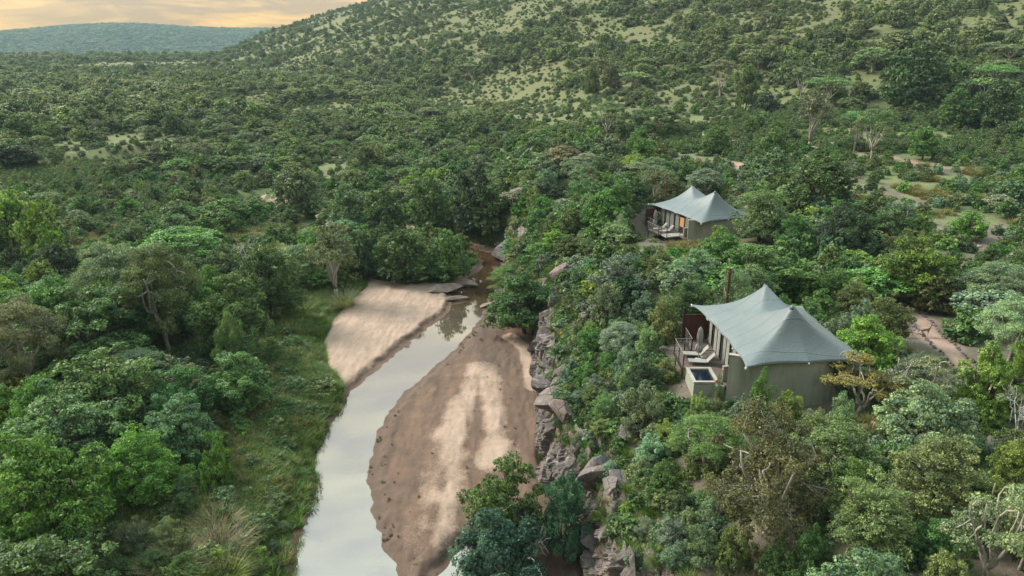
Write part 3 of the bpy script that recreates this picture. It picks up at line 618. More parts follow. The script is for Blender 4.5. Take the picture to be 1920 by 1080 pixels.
def rock_mesh(seed, block=0.5):
    r = np.random.default_rng(seed); bm = bmesh.new(); bmesh.ops.create_icosphere(bm, subdivisions=4, radius=1.0)
    V = np.array([v.co[:] for v in bm.verts]); nrm = unit_(r.normal(size=(15, 3))); off = .42+.36*r.random(15)
    for k in range(15):                      # flat broken faces
        d = V @ nrm[k]-off[k]; V -= np.maximum(d, 0)[:, None]*nrm[k]*.97
    rr_ = np.linalg.norm(V, axis=1, keepdims=True); U = V/rr_
    n = fbm(U[:, 0]*1.7+seed, U[:, 1]*1.7+U[:, 2]*1.3, seed, 4)+.5*fbm(U[:, 2]*4+3, U[:, 0]*4-U[:, 1]*4, seed+9, 3)
    V = V*(1+.10*n[:, None]); V *= np.array([1.15, .6+.35*r.random(), .6+.5*r.random()])
    F = np.array([[v.index for v in f.verts] for f in bm.faces]); bm.free()
    return np_mesh('rock', V, None, F, [ROCK], smooth=True)
def unit_(v): return v/np.linalg.norm(v, axis=-1, keepdims=True)
RK = [rock_mesh(40+i) for i in range(8)]
for me in RK:
    try: me.set_sharp_from_angle(angle=R(38))
    except Exception: pass
rrk = np.random.default_rng(77); nrk = 0
def put_rock(x, y, s, label, group=None, name='boulder', sink=.35, k=None, z=None, cat='boulder', flat=1.0, col=None):
    o = link(name, RK[int(rrk.integers(8)) if k is None else k], None, (x, y, (float(Hs(x, y)) if z is None else z)+s*(.5-sink)*flat), (rrk.normal()*.3, rrk.normal()*.3, rrk.random()*6.28))
    o.scale = (s, s*(.8+.4*rrk.random()), s*(.75+.4*rrk.random())*flat); tag(o, label, cat, group); return o
# named boulders
for (x, y, s, lab) in [(4.9, 43.3, 1.5, 'pale pinkish rounded boulder on top of the heap beside the dark teal tree'), (4.6, 41.6, 1.4, 'grey-pink boulder under the rounded pale one by the dark teal tree'),
                       (5.9, 41.9, 1.3, 'boulder right of the heap beside the dark teal tree'), (5.2, 39.7, 1.6, 'large grey boulder at the bottom edge below the heap'),
                       (6.3, 40.0, 1.2, 'cracked boulder at the bottom edge right of the large grey one'), (3.4, 52.0, 1.9, 'tall grey rock standing in the cliff foot beside the sand bar'),
                       (3.9, 49.8, 1.5, 'dark split rock in the cliff foot nearest the sand bar end'), (3.1, 56.0, 1.7, 'grey slab of the cliff foot in the middle of the sand bar side'),
                       (3.5, 60.5, 1.6, 'pinkish block low on the cliff above the dry sand strip'), (3.6, 64.0, 1.5, 'rough block on the cliff face with grass above it'),
                       (3.6, 67.8, 1.6, 'pale banded rock on the cliff right of the overhanging tree'), (3.6, 71.5, 1.4, 'upright cracked rock behind the overhanging tree'),
                       (-0.6, 98.0, 2.0, 'grey rock shoulder at the right of the brown pool'), (-1.0, 110.5, 3.0, 'big dark rock dome at the head of the brown pool'),
                       (0.8, 104.0, 2.2, 'purple-grey rock on the right of the gorge'), (1.2, 118.0, 2.8, 'tall rock face in the gorge above the dark dome'),
                       (8.3, 45.0, 1.0, 'pinkish rock beside the pale seafoam shrub'), (7.0, 57.5, .8, 'round pinkish boulder lying on the cliff top grass'), (6.6, 61.5, .75, 'small boulder perched behind the round one on the cliff top')]:
    put_rock(x, y, s, lab, sink=.25)
for (x, y, sx, sy, sz, rz, lab) in [(-9.6, 94.0, 3.0, 1.4, .95, .55, 'smooth pale sloping rock slab at the head of the beach'), (-7.6, 91.6, 2.3, 1.6, .6, .2, 'flat wet brown slab beside the beach tip'),
                                    (-6.6, 97.6, 3.2, 1.6, .9, -.3, 'pale flat rock between the pools under the green tree'), (-2.6, 96.2, 1.1, .4, .2, .1, 'thin rock sliver lying in the brown water'),
                                    (-13.0, 98.0, 2.0, 1.2, .7, .3, 'low rock between the white rills and the beach'), (-3.0, 89.5, 1.8, .9, .3, .9, 'flat rock ledge beside the narrow of the river'),
                                    (-1.6, 101.6, 1.0, .5, .2, .2, 'small flat stone in the brown pool'), (-40.5, 113.5, 2.2, 1.4, .5, .2, 'pale bare rock in the scrub of the left flat'), (-53.5, 147.5, 1.8, 1.0, .6, .1, 'pale rock beside the upper stream')]:
    sm_ = RK[int(rrk.integers(8))].copy(); sm_.materials.clear(); sm_.materials.append(SLABM)
    o = link('rock_slab', sm_, None, (x, y, max(.02, float(Hs(x, y)))+sz*.25), (0, .05, rz)); o.scale = (sx, sy, sz); tag(o, lab, 'rock')
# the rest of the cliff and slope
xr = rrk.random(6000)*60-8; yr = 33+rrk.random(6000)*95; db = sdf(xr, yr, BED); side = xr > GORGE_X(yr)
pr_ = np.where(db < 4.5, .07, np.where(db < 10, .22*(yr < 60)+.07, .018+.12*(yr < 40)*(xr < 18)))*side*(db > .3); sel = rrk.random(6000) < pr_
for (ox, oy, rz) in LODGES: sel &= ~((np.abs(xr-ox+1.5) < 8) & (np.abs(yr-oy) < 7.5))
for pts, wd in PATHS: sel &= seg_dist(xr, yr, pts) > wd*.7+.6
RP = []
for x, y, d_ in zip(xr[sel], yr[sel], db[sel]):
    s = (rrk.lognormal(math.log(1.0), .45) if d_ < 4.5 else rrk.lognormal(math.log(.5), .35))*(1.25 if y > 75 and d_ < 6 else 1)
    s = min(s, 2.2)
    if any((x-a)**2+(y-b)**2 < ((s+c_)*.55)**2 for a, b, c_ in RP): continue
    RP.append((x, y, s)); nrk += 1
    if nrk > 265: break
    if d_ < 4.5: zone = 'on the cliff foot beside the sand bar' if y < 75 else 'in the gorge wall'
    elif y < 38: zone = 'on the lowest part of the rocky slope' if x < 14 else 'under the brownish tree at lower right'
    elif y < 45: zone = 'between cliff and pool wall' if x < 13 else 'below the curved wall'
    elif x < 13: zone = 'left of the near deck' if y < 56 else ('above the middle of the cliff' if y < 74 else ('above the overhanging tree' if y < 90 else 'on the gorge rim'))
    elif x < 27: zone = 'behind the near tent' if y < 74 else 'around the far tent'
    else: zone = 'beside the earth path' if y < 66 else ('on the stony slope at right' if x < 42 else 'at the far right of the stony slope')
    szw = 'large' if s > 1.25 else ('middle-sized' if s > .8 else ('small' if s > .45 else 'very small'))
    put_rock(float(x), float(y), s, '%s grey-pink boulder %s' % (szw, zone), '%s boulders %s' % (szw, zone), sink=.42)
print('rocks', nrk)
# loose rubble
xr = rrk.random(30000)*60-6; yr = 30+rrk.random(30000)*100; db = sdf(xr, yr, BED); nzr = fbm(xr/4, yr/4, 88)
sel = (xr > GORGE_X(yr)) & (db > .1) & (rrk.random(30000) < np.where(db < 4, .2, .06+.5*(nzr > .22)*(xr > 24)+.3*(nzr > .1)*(yr < 40)))
for pts, wd in PATHS[:3]: sel &= seg_dist(xr, yr, pts) > wd*.55
sel &= seg_dist(xr, yr, PATHS[3][0]) > .75
for (ox, oy, rz) in LODGES: sel &= ~((np.abs(xr-ox) < 4.4) & (np.abs(yr-oy) < 5.6))
RUB = (xr[sel], yr[sel])
# ---------------------------------------------------------------- rock face standing along the right side of the river bed
cl_ = np.array([p for p in BED if False]+[(-1.0, 112.0), (-0.45, 107.8), (-0.75, 103), (-0.91, 98.73), (-1.5, 93), (-1.0, 88), (-0.6, 84.5), (2.6, 79.6), (2.89, 75.94), (2.38, 69.01), (2.63, 62.02), (2.77, 58.0), (2.18, 51.93), (2.84, 47.52), (3.84, 44.28), (4.41, 39.79), (5.03, 34.26), (5.0, 24)])
L_ = np.r_[0, np.cumsum(np.hypot(*np.diff(cl_, axis=0).T))]; ss = np.arange(0, L_[-1], .11)
bx_ = np.interp(ss, L_, cl_[:, 0]); by_ = np.interp(ss, L_, cl_[:, 1])
for _ in range(14): bx_ = np.convolve(np.pad(bx_, 2, 'edge'), np.ones(5)/5, 'valid'); by_ = np.convolve(np.pad(by_, 2, 'edge'), np.ones(5)/5, 'valid')
tx, ty = np.gradient(bx_), np.gradient(by_); ln = np.hypot(tx, ty); nx_, ny_ = -ty/ln, tx/ln          # outwards, away from the bed
tt = np.linspace(0, 1, 58); S_, T_ = np.meshgrid(ss, tt, indexing='ij')
top = Hs(bx_+nx_*2.3, by_+ny_*2.3)+.05
topw = top*(1+.16*fbm(ss/2.3, ss*0, 131, 3))
dd = -.05+1.9*T_**1.6+.35*fbm(S_/6, T_*2, 132, 3)
Zc = -.35+(topw[:, None]+.35)*T_
c1, v1 = cells(S_/1.25+.5*fbm(S_/2, Zc/2, 133), Zc/1.0+.25*S_/1.25, 134); c2, v2 = cells(S_/.5, Zc/.62+.1*S_, 136)
crk = np.clip(1-c1*1.2, 0, 1)
disp = (v1-.35)*.95*sstep(1.0, .82, T_)+(v2-.5)*.34+.16*fbm(S_/.4, Zc/.4, 138, 4)+.5*fbm(S_/4, Zc/3, 139, 2)-.28*sstep(.5, .75, c1)
dd = dd-disp*sstep(1.0, .85, T_)*sstep(-.02, .12, T_)-.1
X_ = bx_[:, None]+nx_[:, None]*dd; Y_ = by_[:, None]+ny_[:, None]*dd; Z_ = Zc+.22*(v1-.5)*sstep(0, .1, T_)*sstep(1, .9, T_)
Z_[:, -1] = Hs(X_[:, -1], Y_[:, -1])-.25
mb = MB(); mb.grid(np.stack([X_, Y_, Z_], -1)); fo = mb.build('cliff', ROCKF, None, False); tag(fo, kind='structure')
# ---------------------------------------------------------------- tented lodges
def fabric():
    m = Mat('tent_canvas'); v = m.objc(); n1 = m.noise(v, .7, 5); n2 = m.noise(v, 60, 2)
    mp = m.n('ShaderNodeMapping'); mp.inputs['Scale'].default_value = (6, 6, .5); m.l(v, mp.inputs[0]); st = m.noise(mp.outputs[0], 1.2, 4)
    c = m.mix(m.rng(n1, .3, .7), (0.116, 0.142, 0.145), (0.098, 0.124, 0.130)); c = m.mix(m.rng(st, .55, .8, 0, .3), c, (.155, .175, .155))
    s3 = m.n('ShaderNodeSeparateXYZ'); m.l(v, s3.inputs[0]); fr = m.math('FRACT', m.math('MULTIPLY', s3.outputs[1], .72)); seam = m.rng(m.math('ABSOLUTE', m.math('SUBTRACT', fr, .5)), .482, .494)
    c = m.mix(m.math('MULTIPLY', seam, .45), c, (.075, .095, .095)); c = m.mix(m.rng(m.noise(v, 2.2, 6, .7), .58, .75, 0, .35), c, (.075, .09, .08))
    return m.done(m.bsdf(c, .5, m.bump(m.math('ADD', m.math('MULTIPLY', n2, .2), m.math('ADD', m.math('MULTIPLY', st, 1.0), seam)), .6, .05), .35))
CANVAS = fabric()
def plaster():
    m = Mat('olive_plaster'); v = m.objc(); mp = m.n('ShaderNodeMapping'); mp.inputs['Scale'].default_value = (3, 3, .35); m.l(v, mp.inputs[0]); st = m.noise(mp.outputs[0], 1.3, 5, .6); n1 = m.noise(v, .8, 5)
    c = m.mix(m.rng(n1, .35, .65), (.265, .275, .225), (.225, .235, .19)); c = m.mix(m.rng(st, .5, .75, 0, .6), c, (.12, .145, .085))
    return m.done(m.bsdf(c, .85, m.bump(m.noise(v, 25, 4), .25, .02), .2))
PLASTER = plaster()
def boards(name, a, b, n=7.0, axis=0):
    m = Mat(name); v = m.objc(); sp = m.n('ShaderNodeSeparateXYZ'); m.l(v, sp.inputs[0]); x = m.math('MULTIPLY', sp.outputs[axis], n)
    fr = m.math('FRACT', x); gap = m.rng(m.math('ABSOLUTE', m.math('SUBTRACT', fr, .5)), .44, .48); fl = m.math('FLOOR', x)
    wn = m.n('ShaderNodeTexWhiteNoise', noise_dimensions='1D'); m.l(fl, wn.inputs['W']); mp = m.n('ShaderNodeMapping'); sc = [1, 1, 1]; sc[axis] = 8; mp.inputs['Scale'].default_value = sc
    m.l(v, mp.inputs[0]); g = m.noise(mp.outputs[0], 3, 5)
    c = m.mix(wn.outputs['Value'], a, b); c = m.mix(m.rng(g, .4, .7, 0, .5), c, tuple(q*.6 for q in b)); c = m.mix(gap, c, (.012, .01, .008))
    return m.done(m.bsdf(c, .75, m.bump(m.math('SUBTRACT', g, gap), .4, .02), .25))
DECK = boards('deck_boards', (.135, .095, .078), (.09, .066, .056), 7.5, 1); SCREEN = boards('rusty_wood', (.10, .030, .016), (.055, .022, .014), 6, 0)
STEEL = simple('dark_steel', (.028, .024, .022), rough=.5, spec=.4); STEELG = simple('grey_rail', (.14, .125, .115), rough=.45, spec=.4)
RIM = simple('pale_cement', (.30, .285, .25), (.22, .21, .185), .8, 3); POOLW = simple('pool_water', (.006, .012, .022), rough=.04, spec=.8, bump=.1)
CURT = simple('curtain', (.34, .34, .30), (.25, .26, .23), .9, 5, .3); DARK = simple('room_shade', (.018, .015, .013), rough=.8)
RUST = simple('rusted_pipe', (.11, .035, .02), (.05, .02, .015), .8, 6); CREAM = simple('cream_fabric', (.25, .245, .225), (.20, .20, .185), .9, 5); SILVER = simple('white_bracket', (.62, .64, .64), rough=.5)
TOWEL = simple('red_cloth', (.35, .08, .06), rough=.9); BLIND = simple('lit_amber_blind', (.42, .22, .09), (.34, .17, .07), .8, 6)  # amber of the blind also carries its lit look, put into the colour
mg = Mat('dark_glass'); GLASS = mg.done(mg.bsdf((.02, .024, .024), .06, None, .7))

def roof_surface(corn, peaks, anchorsL, anchorsF, na=88, nb=88):
    """tensile roof: scalloped edge between fixings, two cones blended into a saddle"""
    A, B, C, D = [np.array(q, float) for q in corn]          # far-left, near-left, near-right, far-right
    u = np.linspace(0, 1, na)[:, None]; v = np.linspace(0, 1, nb)[None, :]    # u: A->B (to the near side), v: left->right
    U = u+0*v; Vv = 0*u+v
    base = ((1-U)[..., None]*((1-Vv)[..., None]*A+Vv[..., None]*D)+U[..., None]*((1-Vv)[..., None]*B+Vv[..., None]*C))
    def sc(t, anc, dep, deep):      # inward pull between anchors
        o = np.zeros_like(t); st = [0]+list(anc)+[1]
        for a, b in zip(st[:-1], st[1:]):
            m_ = (t >= a) & (t <= b); q = (t[m_]-a)/(b-a); o[m_] = dep*4*q*(1-q)*(b-a)*3
        return o+deep*4*t*(1-t)
    eL = sc(U, anchorsL, .17, .30)*(1-Vv)**3; eR = sc(U, anchorsL, .17, .30)*Vv**3; eN = sc(Vv, anchorsF, .14, .28)*U**3; eF = sc(Vv, anchorsF, .14, .28)*(1-U)**3
    lr = unit_(np.array([(C-B)[0], (C-B)[1], 0])); nf = unit_(np.array([(A-B)[0], (A-B)[1], 0]))
    base = base+(eL-eR)[..., None]*lr+(eN-eF)[..., None]*nf
    z0 = base[..., 2]; hsum = []
    for pk in peaks:
        pu, pv, pz = pk
        du, dv = U-pu, Vv-pv
        with np.errstate(divide='ignore', invalid='ignore'):
            tu = np.where(du > 0, du/(1-pu), -du/pu); tv = np.where(dv > 0, dv/(1-pv), -dv/pv)
        r_ = (tu**8+tv**8)**(1/8.); r_ = np.clip(r_, 0, 1)
        f = .60*(1-r_)**1.05+.40*(1-r_)**3.2
        hsum.append((pz-z0)*f)
    k = 7.0; hh = np.log(np.exp(k*hsum[0])+np.exp(k*hsum[1])-1)/k
    # shallow radial creases where the cloth gathers towards a peak
    base[..., 2] = z0+hh-0.04
    return base

def lodge(name, label, ox, oy, dz, rz, near=True):
    L_ = empty(name, (ox, oy, dz), rz); tag(L_, label, 'tent')
    corn = [(-4.3, 5.7, 2.62), (-3.4, -5.45, 2.45), (5.15, -4.6, 2.4), (4.2, 5.2, 2.7)]
    pk = [(.26, .50, 5.35), (.76, .47, 5.55)]
    S = roof_surface(corn, pk, (.27, .5, .74), (.5,))
    mb = MB(); mb.grid(S[::-1]); rf = mb.build('roof', CANVAS, L_, True)
    sd = rf.modifiers.new('thickness', 'SOLIDIFY'); sd.thickness = .03; sd.offset = -1
    # rolled hem and fixings
    hem = MB()
    edge = np.concatenate([S[:, 0], S[-1, 1:], S[-2::-1, -1], S[0, -2::-1]]); hem.tube(edge+np.array([0, 0, -.02]), .035, 6, False); hem.build('hem', CANVAS, rf, True)
    for (iu, iv, big) in ((int(.27*87), 0, 0), (int(.5*87), 0, 0), (int(.74*87), 0, 0), (87, 0, 1), (87, 44, 0), (87, 87, 1), (0, 0, 1)):
        p = S[iu, iv]; b = MB(); cdir = np.array([0, 0, 2.2])-p*np.array([.45, .45, 0])*0; inward = unit_(np.array([-p[0], -p[1], 0.0]))
        b.tube([p-inward*.12, p+inward*.28+np.array([0, 0, -.12])], .05 if big else .035, 6); b.box(p+np.array([0, 0, -.08]), (.14, .14, .16) if big else (.08, .08, .12), bev=.02); b.build('bracket', SILVER, rf)
    for (pu, pv, pz) in pk:
        p = S[int(pu*87), int(pv*87)]; b = MB(); b.tube([p+(0, 0, -.15), p+(0, 0, .05), p+(0, 0, .16)], [.17, .13, .02], 10); b.build('peak_cap', CANVAS, rf, True)
    # plaster walls, curved round the end
    def wall(pts, zt, zb, name='wall', mat=PLASTER, th=.25, smooth_n=6):
        P = np.array(pts, float)
        if smooth_n:                        # catmull-rom
            Q = []; E = np.vstack([2*P[0]-P[1], P, 2*P[-1]-P[-2]])
            for i in range(len(P)-1):
                for t in np.linspace(0, 1, smooth_n, endpoint=False):
                    a, b, c, d = E[i:i+4]; Q.append(.5*((2*b)+(-a+c)*t+(2*a-5*b+4*c-d)*t*t+(-a+3*b-3*c+d)*t**3))
            P = np.vstack(Q+[P[-1]])
        T = np.gradient(P, axis=0); T = T/np.linalg.norm(T, axis=1, keepdims=True); Nn = np.stack([-T[:, 1], T[:, 0]], 1)*th
        zt = np.broadcast_to(zt, len(P)); a = np.c_[P, np.full(len(P), zb)]; b = np.c_[P, zt]; c = np.c_[P+Nn, zt]; d = np.c_[P+Nn, np.full(len(P), zb)]
        G = np.stack([a, b, c, d, a], 1); w_ = MB(); w_.grid(G[:, ::-1]); n_ = len(P); w_.add(np.array([a[0], b[0], c[0], d[0], a[-1], b[-1], c[-1], d[-1]]), [[0, 1, 2, 3], [7, 6, 5, 4]])
        return w_.build(name, mat, L_)
    wall([(-3.9, -3.45), (-3.0, -3.85), (-1.2, -4.35), (.8, -4.5), (2.3, -4.3), (3.1, -3.7), (3.35, -2.5)], 2.32, -3.2)
    wall([(3.35, -2.5), (3.4, 0), (3.35, 4.6)], 2.45, -3.0, 'wall'); wall([(3.1, 4.65), (0, 4.7), (-3.0, 4.6)], 2.5, -2.0, 'wall')
    b = MB(); b.box((-3.45, -3.5, 2.37), (.95, .34, .07), -.38, bev=.01); b.build('wall_coping', RIM, L_)
    # room behind the glass, its unlit shade put into a near-black colour
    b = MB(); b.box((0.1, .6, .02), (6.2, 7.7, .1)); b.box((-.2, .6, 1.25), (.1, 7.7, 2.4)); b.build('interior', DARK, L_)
    # sliding doors along the deck
    x0 = -3.1; ys_ = np.linspace(4.3, -2.6, 7)
    for i in range(6):
        ya, yb = ys_[i], ys_[i+1]; fr = MB(); W_ = abs(ya-yb)
        for yy in (ya-.04, yb+.04): fr.box((x0, yy, 1.2), (.1, .075, 2.4))
        fr.box((x0, (ya+yb)/2, 2.36), (.1, W_-.16, .09)); fr.box((x0, (ya+yb)/2, .06), (.1, W_-.16, .1)); dr = fr.build('sliding_door', STEEL, L_)
        g = MB(); g.box((x0+.02, (ya+yb)/2, 1.21), (.02, W_-.16, 2.18)) ; g.build('glass', GLASS, dr)
        if near or i != 4:
            t = np.linspace(0, 1, 30); cw = W_*(.52 if near else .7); off = .12 if i % 2 else W_-cw-.12
            yy = yb+off+t*cw; xx = x0-.07+.035*np.sin(t*6.28*6); G = np.stack([np.stack([xx, yy, np.full(30, .08)], -1), np.stack([xx, yy, np.full(30, 2.28)], -1)], 0)
            c_ = MB(); c_.grid(G); c_.build('curtain', CURT, dr, True)
        else:
            c_ = MB(); c_.box((x0-.06, (ya+yb)/2, 1.45), (.03, W_-.25, 1.2)); c_.build('blind', BLIND, dr)
    # low wall and outdoor shower panel by the last door
    b = MB(); b.box((-3.55, -2.55, .55), (.9, .16, 1.1), 0.2, bev=.01); b.build('low_wall', PLASTER, L_); b = MB(); b.box((-3.55, -2.55, 1.13), (.95, .2, .06), 0.2); b.build('wall_coping', RIM, L_)
    b = MB(); b.box((-3.2, -2.95, 1.1), (.07, .45, 1.9)); b.build('wood_panel', simple('red_wood', (.20, .06, .035), rough=.7) if near else SCREEN, L_)
    # deck: main platform, inner strip, side strip past the pool
    b = MB(); b.box((-4.65, 1.05, -.06), (3.1, 3.0, .12), bev=.01); b.box((-4.0, 3.65, -.06), (1.8, 2.2, .12), bev=.01); b.box((-3.6, -1.85, -.06), (1.1, 2.8, .12), bev=.01)
    dk = b.build('deck', DECK, L_)
    if not near:
        b = MB(); b.box((-4.55, -1.2, -.05), (2.7, 1.45, .16), bev=.01); b.build('ledge', RIM, dk)
    b = MB(); b.box((-6.235, 1.05, -.08), (.07, 3.1, .22)); b.box((-4.65, 2.58, -.08), (3.1, .06, .22)); b.box((-4.93, 3.65, -.08), (.07, 2.1, .22)); b.build('fascia', STEEL, dk)
    for (px_, py_) in ((-6.1, .0), (-6.1, 2.3), (-4.9, 4.6), (-4.8, -.4)):
        b = MB(); b.tube([(px_, py_, -3.6), (px_, py_, -.13)], .055, 8); b.build('deck_post', STEEL, L_)
    def rail(p, q, nm='railing'):
        p = np.array(p, float); q = np.array(q, float); r_ = MB()
        r_.tube([p+(0, 0, 1.02), q+(0, 0, 1.02)], .035, 6)
        for k in range(1, 5): r_.tube([p+(0, 0, .2*k), q+(0, 0, .2*k)], .012, 4, False)
        ra = r_.build(nm, STEELG, L_); n_ = max(1, int(round(np.linalg.norm(q-p)/1.3)))
        for i in range(n_+1):
            c_ = p+(q-p)*i/n_; b_ = MB(); b_.box(c_+(0, 0, .5), (.07, .07, 1.08)); b_.build('post', STEEL, ra)
    rail((-6.17, -.38, 0), (-6.17, 2.5, 0)); rail((-6.17, 2.5, 0), (-4.9, 2.5, 0)); rail((-4.9, 2.5, 0), (-4.9, 4.75, 0))
    if not near: rail((-5.9, -.5, 0), (-5.9, -1.9, 0)); rail((-5.9, -1.9, 0), (-4.0, -1.9, 0))
    b = MB(); b.box((-4.15, 4.85, 1.05), (1.9, .07, 2.1)); sc_ = b.build('wooden_screen', SCREEN, L_)
    b = MB(); b.box((-5.12, 4.85, 1.3), (.1, .1, 2.7)); b.box((-3.15, 4.85, 1.2), (.1, .1, 2.4)); b.build('screen_post', STEEL, sc_)
    # plunge pool
    if near:
        b = MB(); x1, x2, y1, y2 = -6.0, -4.2, -2.9, -.5; t_ = .22
        b.box(((x1+x2)/2, y1+t_/2, .02), (x2-x1, t_, .14), bev=.01); b.box(((x1+x2)/2, y2-t_/2, .02), (x2-x1, t_, .14), bev=.01); b.box((x1+t_/2, (y1+y2)/2, .02), (t_, y2-y1-2*t_, .14), bev=.01); b.box((x2-t_/2, (y1+y2)/2, .02), (t_, y2-y1-2*t_, .14), bev=.01)
        pl = b.build('plunge_pool', RIM, L_)
        b = MB(); b.box(((x1+x2)/2, (y1+y2)/2, -1.65), (x2-x1-.06, y2-y1-.06, 3.1)); b.build('pool_wall', PLASTER, pl)
        b = MB(); b.box(((x1+x2)/2, (y1+y2)/2, -.08), (x2-x1-2*t_-.004, y2-y1-2*t_-.004, .03)); b.build('pool_water', POOLW, pl)
        b = MB(); b.box((-4.25, -3.15, -1.0), (.5, .45, 2.0), bev=.01); b.build('pump_wall', PLASTER, pl)
    b = MB(); hx, hy = -1.4, 6.3; b.tube([(hx, hy, -2.5), (hx, hy, 5.0)], .11, 10); b.tube([(hx, hy, 4.95), (hx, hy, 5.12), (hx, hy, 5.16), (hx, hy, 5.4)], [.11, .2, .13, .12], 10); b.build('chimney', RUST, L_)
    return L_, (ox, oy, dz, rz)
def onto(fr, x, y, z=0.0):
    ox, oy, dz, rz = fr; c, s = math.cos(rz), math.sin(rz); return (ox+x*c-y*s, oy+x*s+y*c, dz+z)
def make_lounger():
    o = empty('sun_lounger', (0, 0, 0)); f = MB()
    f.box((0, .0, .26), (.62, 1.25, .05), bev=.01)
    for sx in (-.27, .27):
        for sy in (-.5, .5): pass
    f.build('seat', CREAM, o)
    b = MB(); b.box((0, .93, .56), (.6, .85, .06), tilt=(R(50), 'X'), bev=.01); b.build('backrest', CREAM, o)
    for sx in (-.27, .27):
        for sy in (-.52, .52): l = MB(); l.box((sx, sy, .118), (.04, .04, .232)); l.build('leg', STEELG, o)
    p = MB(); p.tube([(-.25, .62, .28), (-.25, .95, .02)], .015, 5); p.tube([(.25, .62, .28), (.25, .95, .02)], .015, 5); p.build('back_strut', STEELG, o)
    return o
def make_umbrella():
    o = empty('closed_parasol', (0, 0, 0)); b = MB(); b.tube([(0, 0, 0), (0, 0, 2.62)], .022, 8); b.build('pole', RIM, o)
    b = MB(); b.tube([(0, 0, .0), (0, 0, .07)], .24, 14); b.build('base', SILVER, o)
    z = np.linspace(.55, 2.58, 16); rad = np.interp(z, [.55, .8, 1.05, 1.25, 1.8, 2.3, 2.5, 2.58], [.10, .23, .25, .13, .20, .15, .11, .03]); th = np.linspace(0, 2*math.pi, 49)
    G = np.stack([np.stack([(r_*(1+.26*np.cos(8*th+z_*1.5)))*np.cos(th), (r_*(1+.26*np.cos(8*th+z_*1.5)))*np.sin(th), z_+.05*np.cos(4*th)*(z_ < .9)], -1) for z_, r_ in zip(z, rad)], 0)
    b = MB(); b.grid(G); b.build('canopy', CREAM, o, True); return o
_, FR1 = lodge('tented_lodge', 'nearer tent lodge with two-peaked grey-green canvas roof, curved olive wall and plunge pool', 18.5, 48.4, 10.5, 0.0, True)
_, FR2 = lodge('tented_lodge', 'farther tent lodge with two-peaked canvas roof partly hidden by a soft green tree', 24.3, 92.5, 9.35, R(19.5), False)
lg = make_lounger(); um = make_umbrella()
for fr, nm in ((FR1, 'near'), (FR2, 'far')):
    spots = [(-5.0, .25, R(-96), 'nearest the pool' if nm == 'near' else 'nearest the white ledge'), (-5.15, 1.55, R(-98), 'behind the other, beside the parasol')]
    for i, (x, y, a, w_) in enumerate(spots):
        o = lg if (nm == 'near' and i == 0) else copy_tree(lg); o.location = onto(fr, x, y, .003); o.rotation_euler = (0, 0, a+fr[3])
        tag(o, 'cream sun lounger on the %s tent deck, %s' % (nm, w_), 'sun lounger', 'sun loungers on the decks')
    o = um if nm == 'near' else copy_tree(um); o.location = onto(fr, -4.75 if nm == 'near' else -5.3, 1.0 if nm == 'near' else 2.1, .003); o.rotation_euler = (0, 0, .4)
    tag(o, 'closed pale parasol standing between the loungers on the near deck' if nm == 'near' else 'closed pale parasol at the left end of the far deck', 'parasol')
t = empty('side_table', onto(FR1, -4.45, .75, .003)); tag(t, 'small pale side table between the loungers on the near deck', 'table')
b = MB(); b.box((0, 0, .36), (.42, .42, .04), bev=.01); b.build('table_top', CREAM, t)
for sx in (-.17, .17):
    for sy in (-.17, .17): b = MB(); b.box((sx, sy, .17), (.035, .035, .34)); b.build('leg', STEELG, t)
b = MB(); b.box((0, 0, 0), (.32, .22, .06), .3, bev=.02); o = b.build('folded_towel', TOWEL, None, loc=onto(FR1, -4.4, -2.78, .122)); tag(o, 'small folded red towel on the pool rim', 'towel')

# ---------------------------------------------------------------- path light, edging stones, antelope
b = empty('path_light', (33.0, 57.2, float(Hs(33.0, 57.2)))); tag(b, 'short dark bollard light beside the stone path', 'path light')
q = MB(); q.box((0, 0, .5), (.13, .13, 1.06)); q.build('post', STEEL, b); q = MB(); q.box((.06, 0, 1.07), (.26, .18, .09), bev=.015); q.build('lamp_head', STEEL, b)
pp = np.array(PATHS[3][0]); L_ = np.r_[0, np.cumsum(np.hypot(*np.diff(pp, axis=0).T))]; k = 0
for s_ in np.arange(0, L_[-1], .42):
    for sd_ in (-1, 1):
        x = np.interp(s_, L_, pp[:, 0])+sd_*(.84+rrk.normal()*.05); y = np.interp(s_, L_, pp[:, 1])+rrk.normal()*.08
        if rrk.random() < .12: continue
        put_rock(float(x), float(y), .16+.08*rrk.random(), 'edging stone along the %s side of the earth path' % ('left' if sd_ < 0 else 'right'), 'edging stones along the %s side of the earth path' % ('left' if sd_ < 0 else 'right'), 'edging_stone', .3, cat='stone')

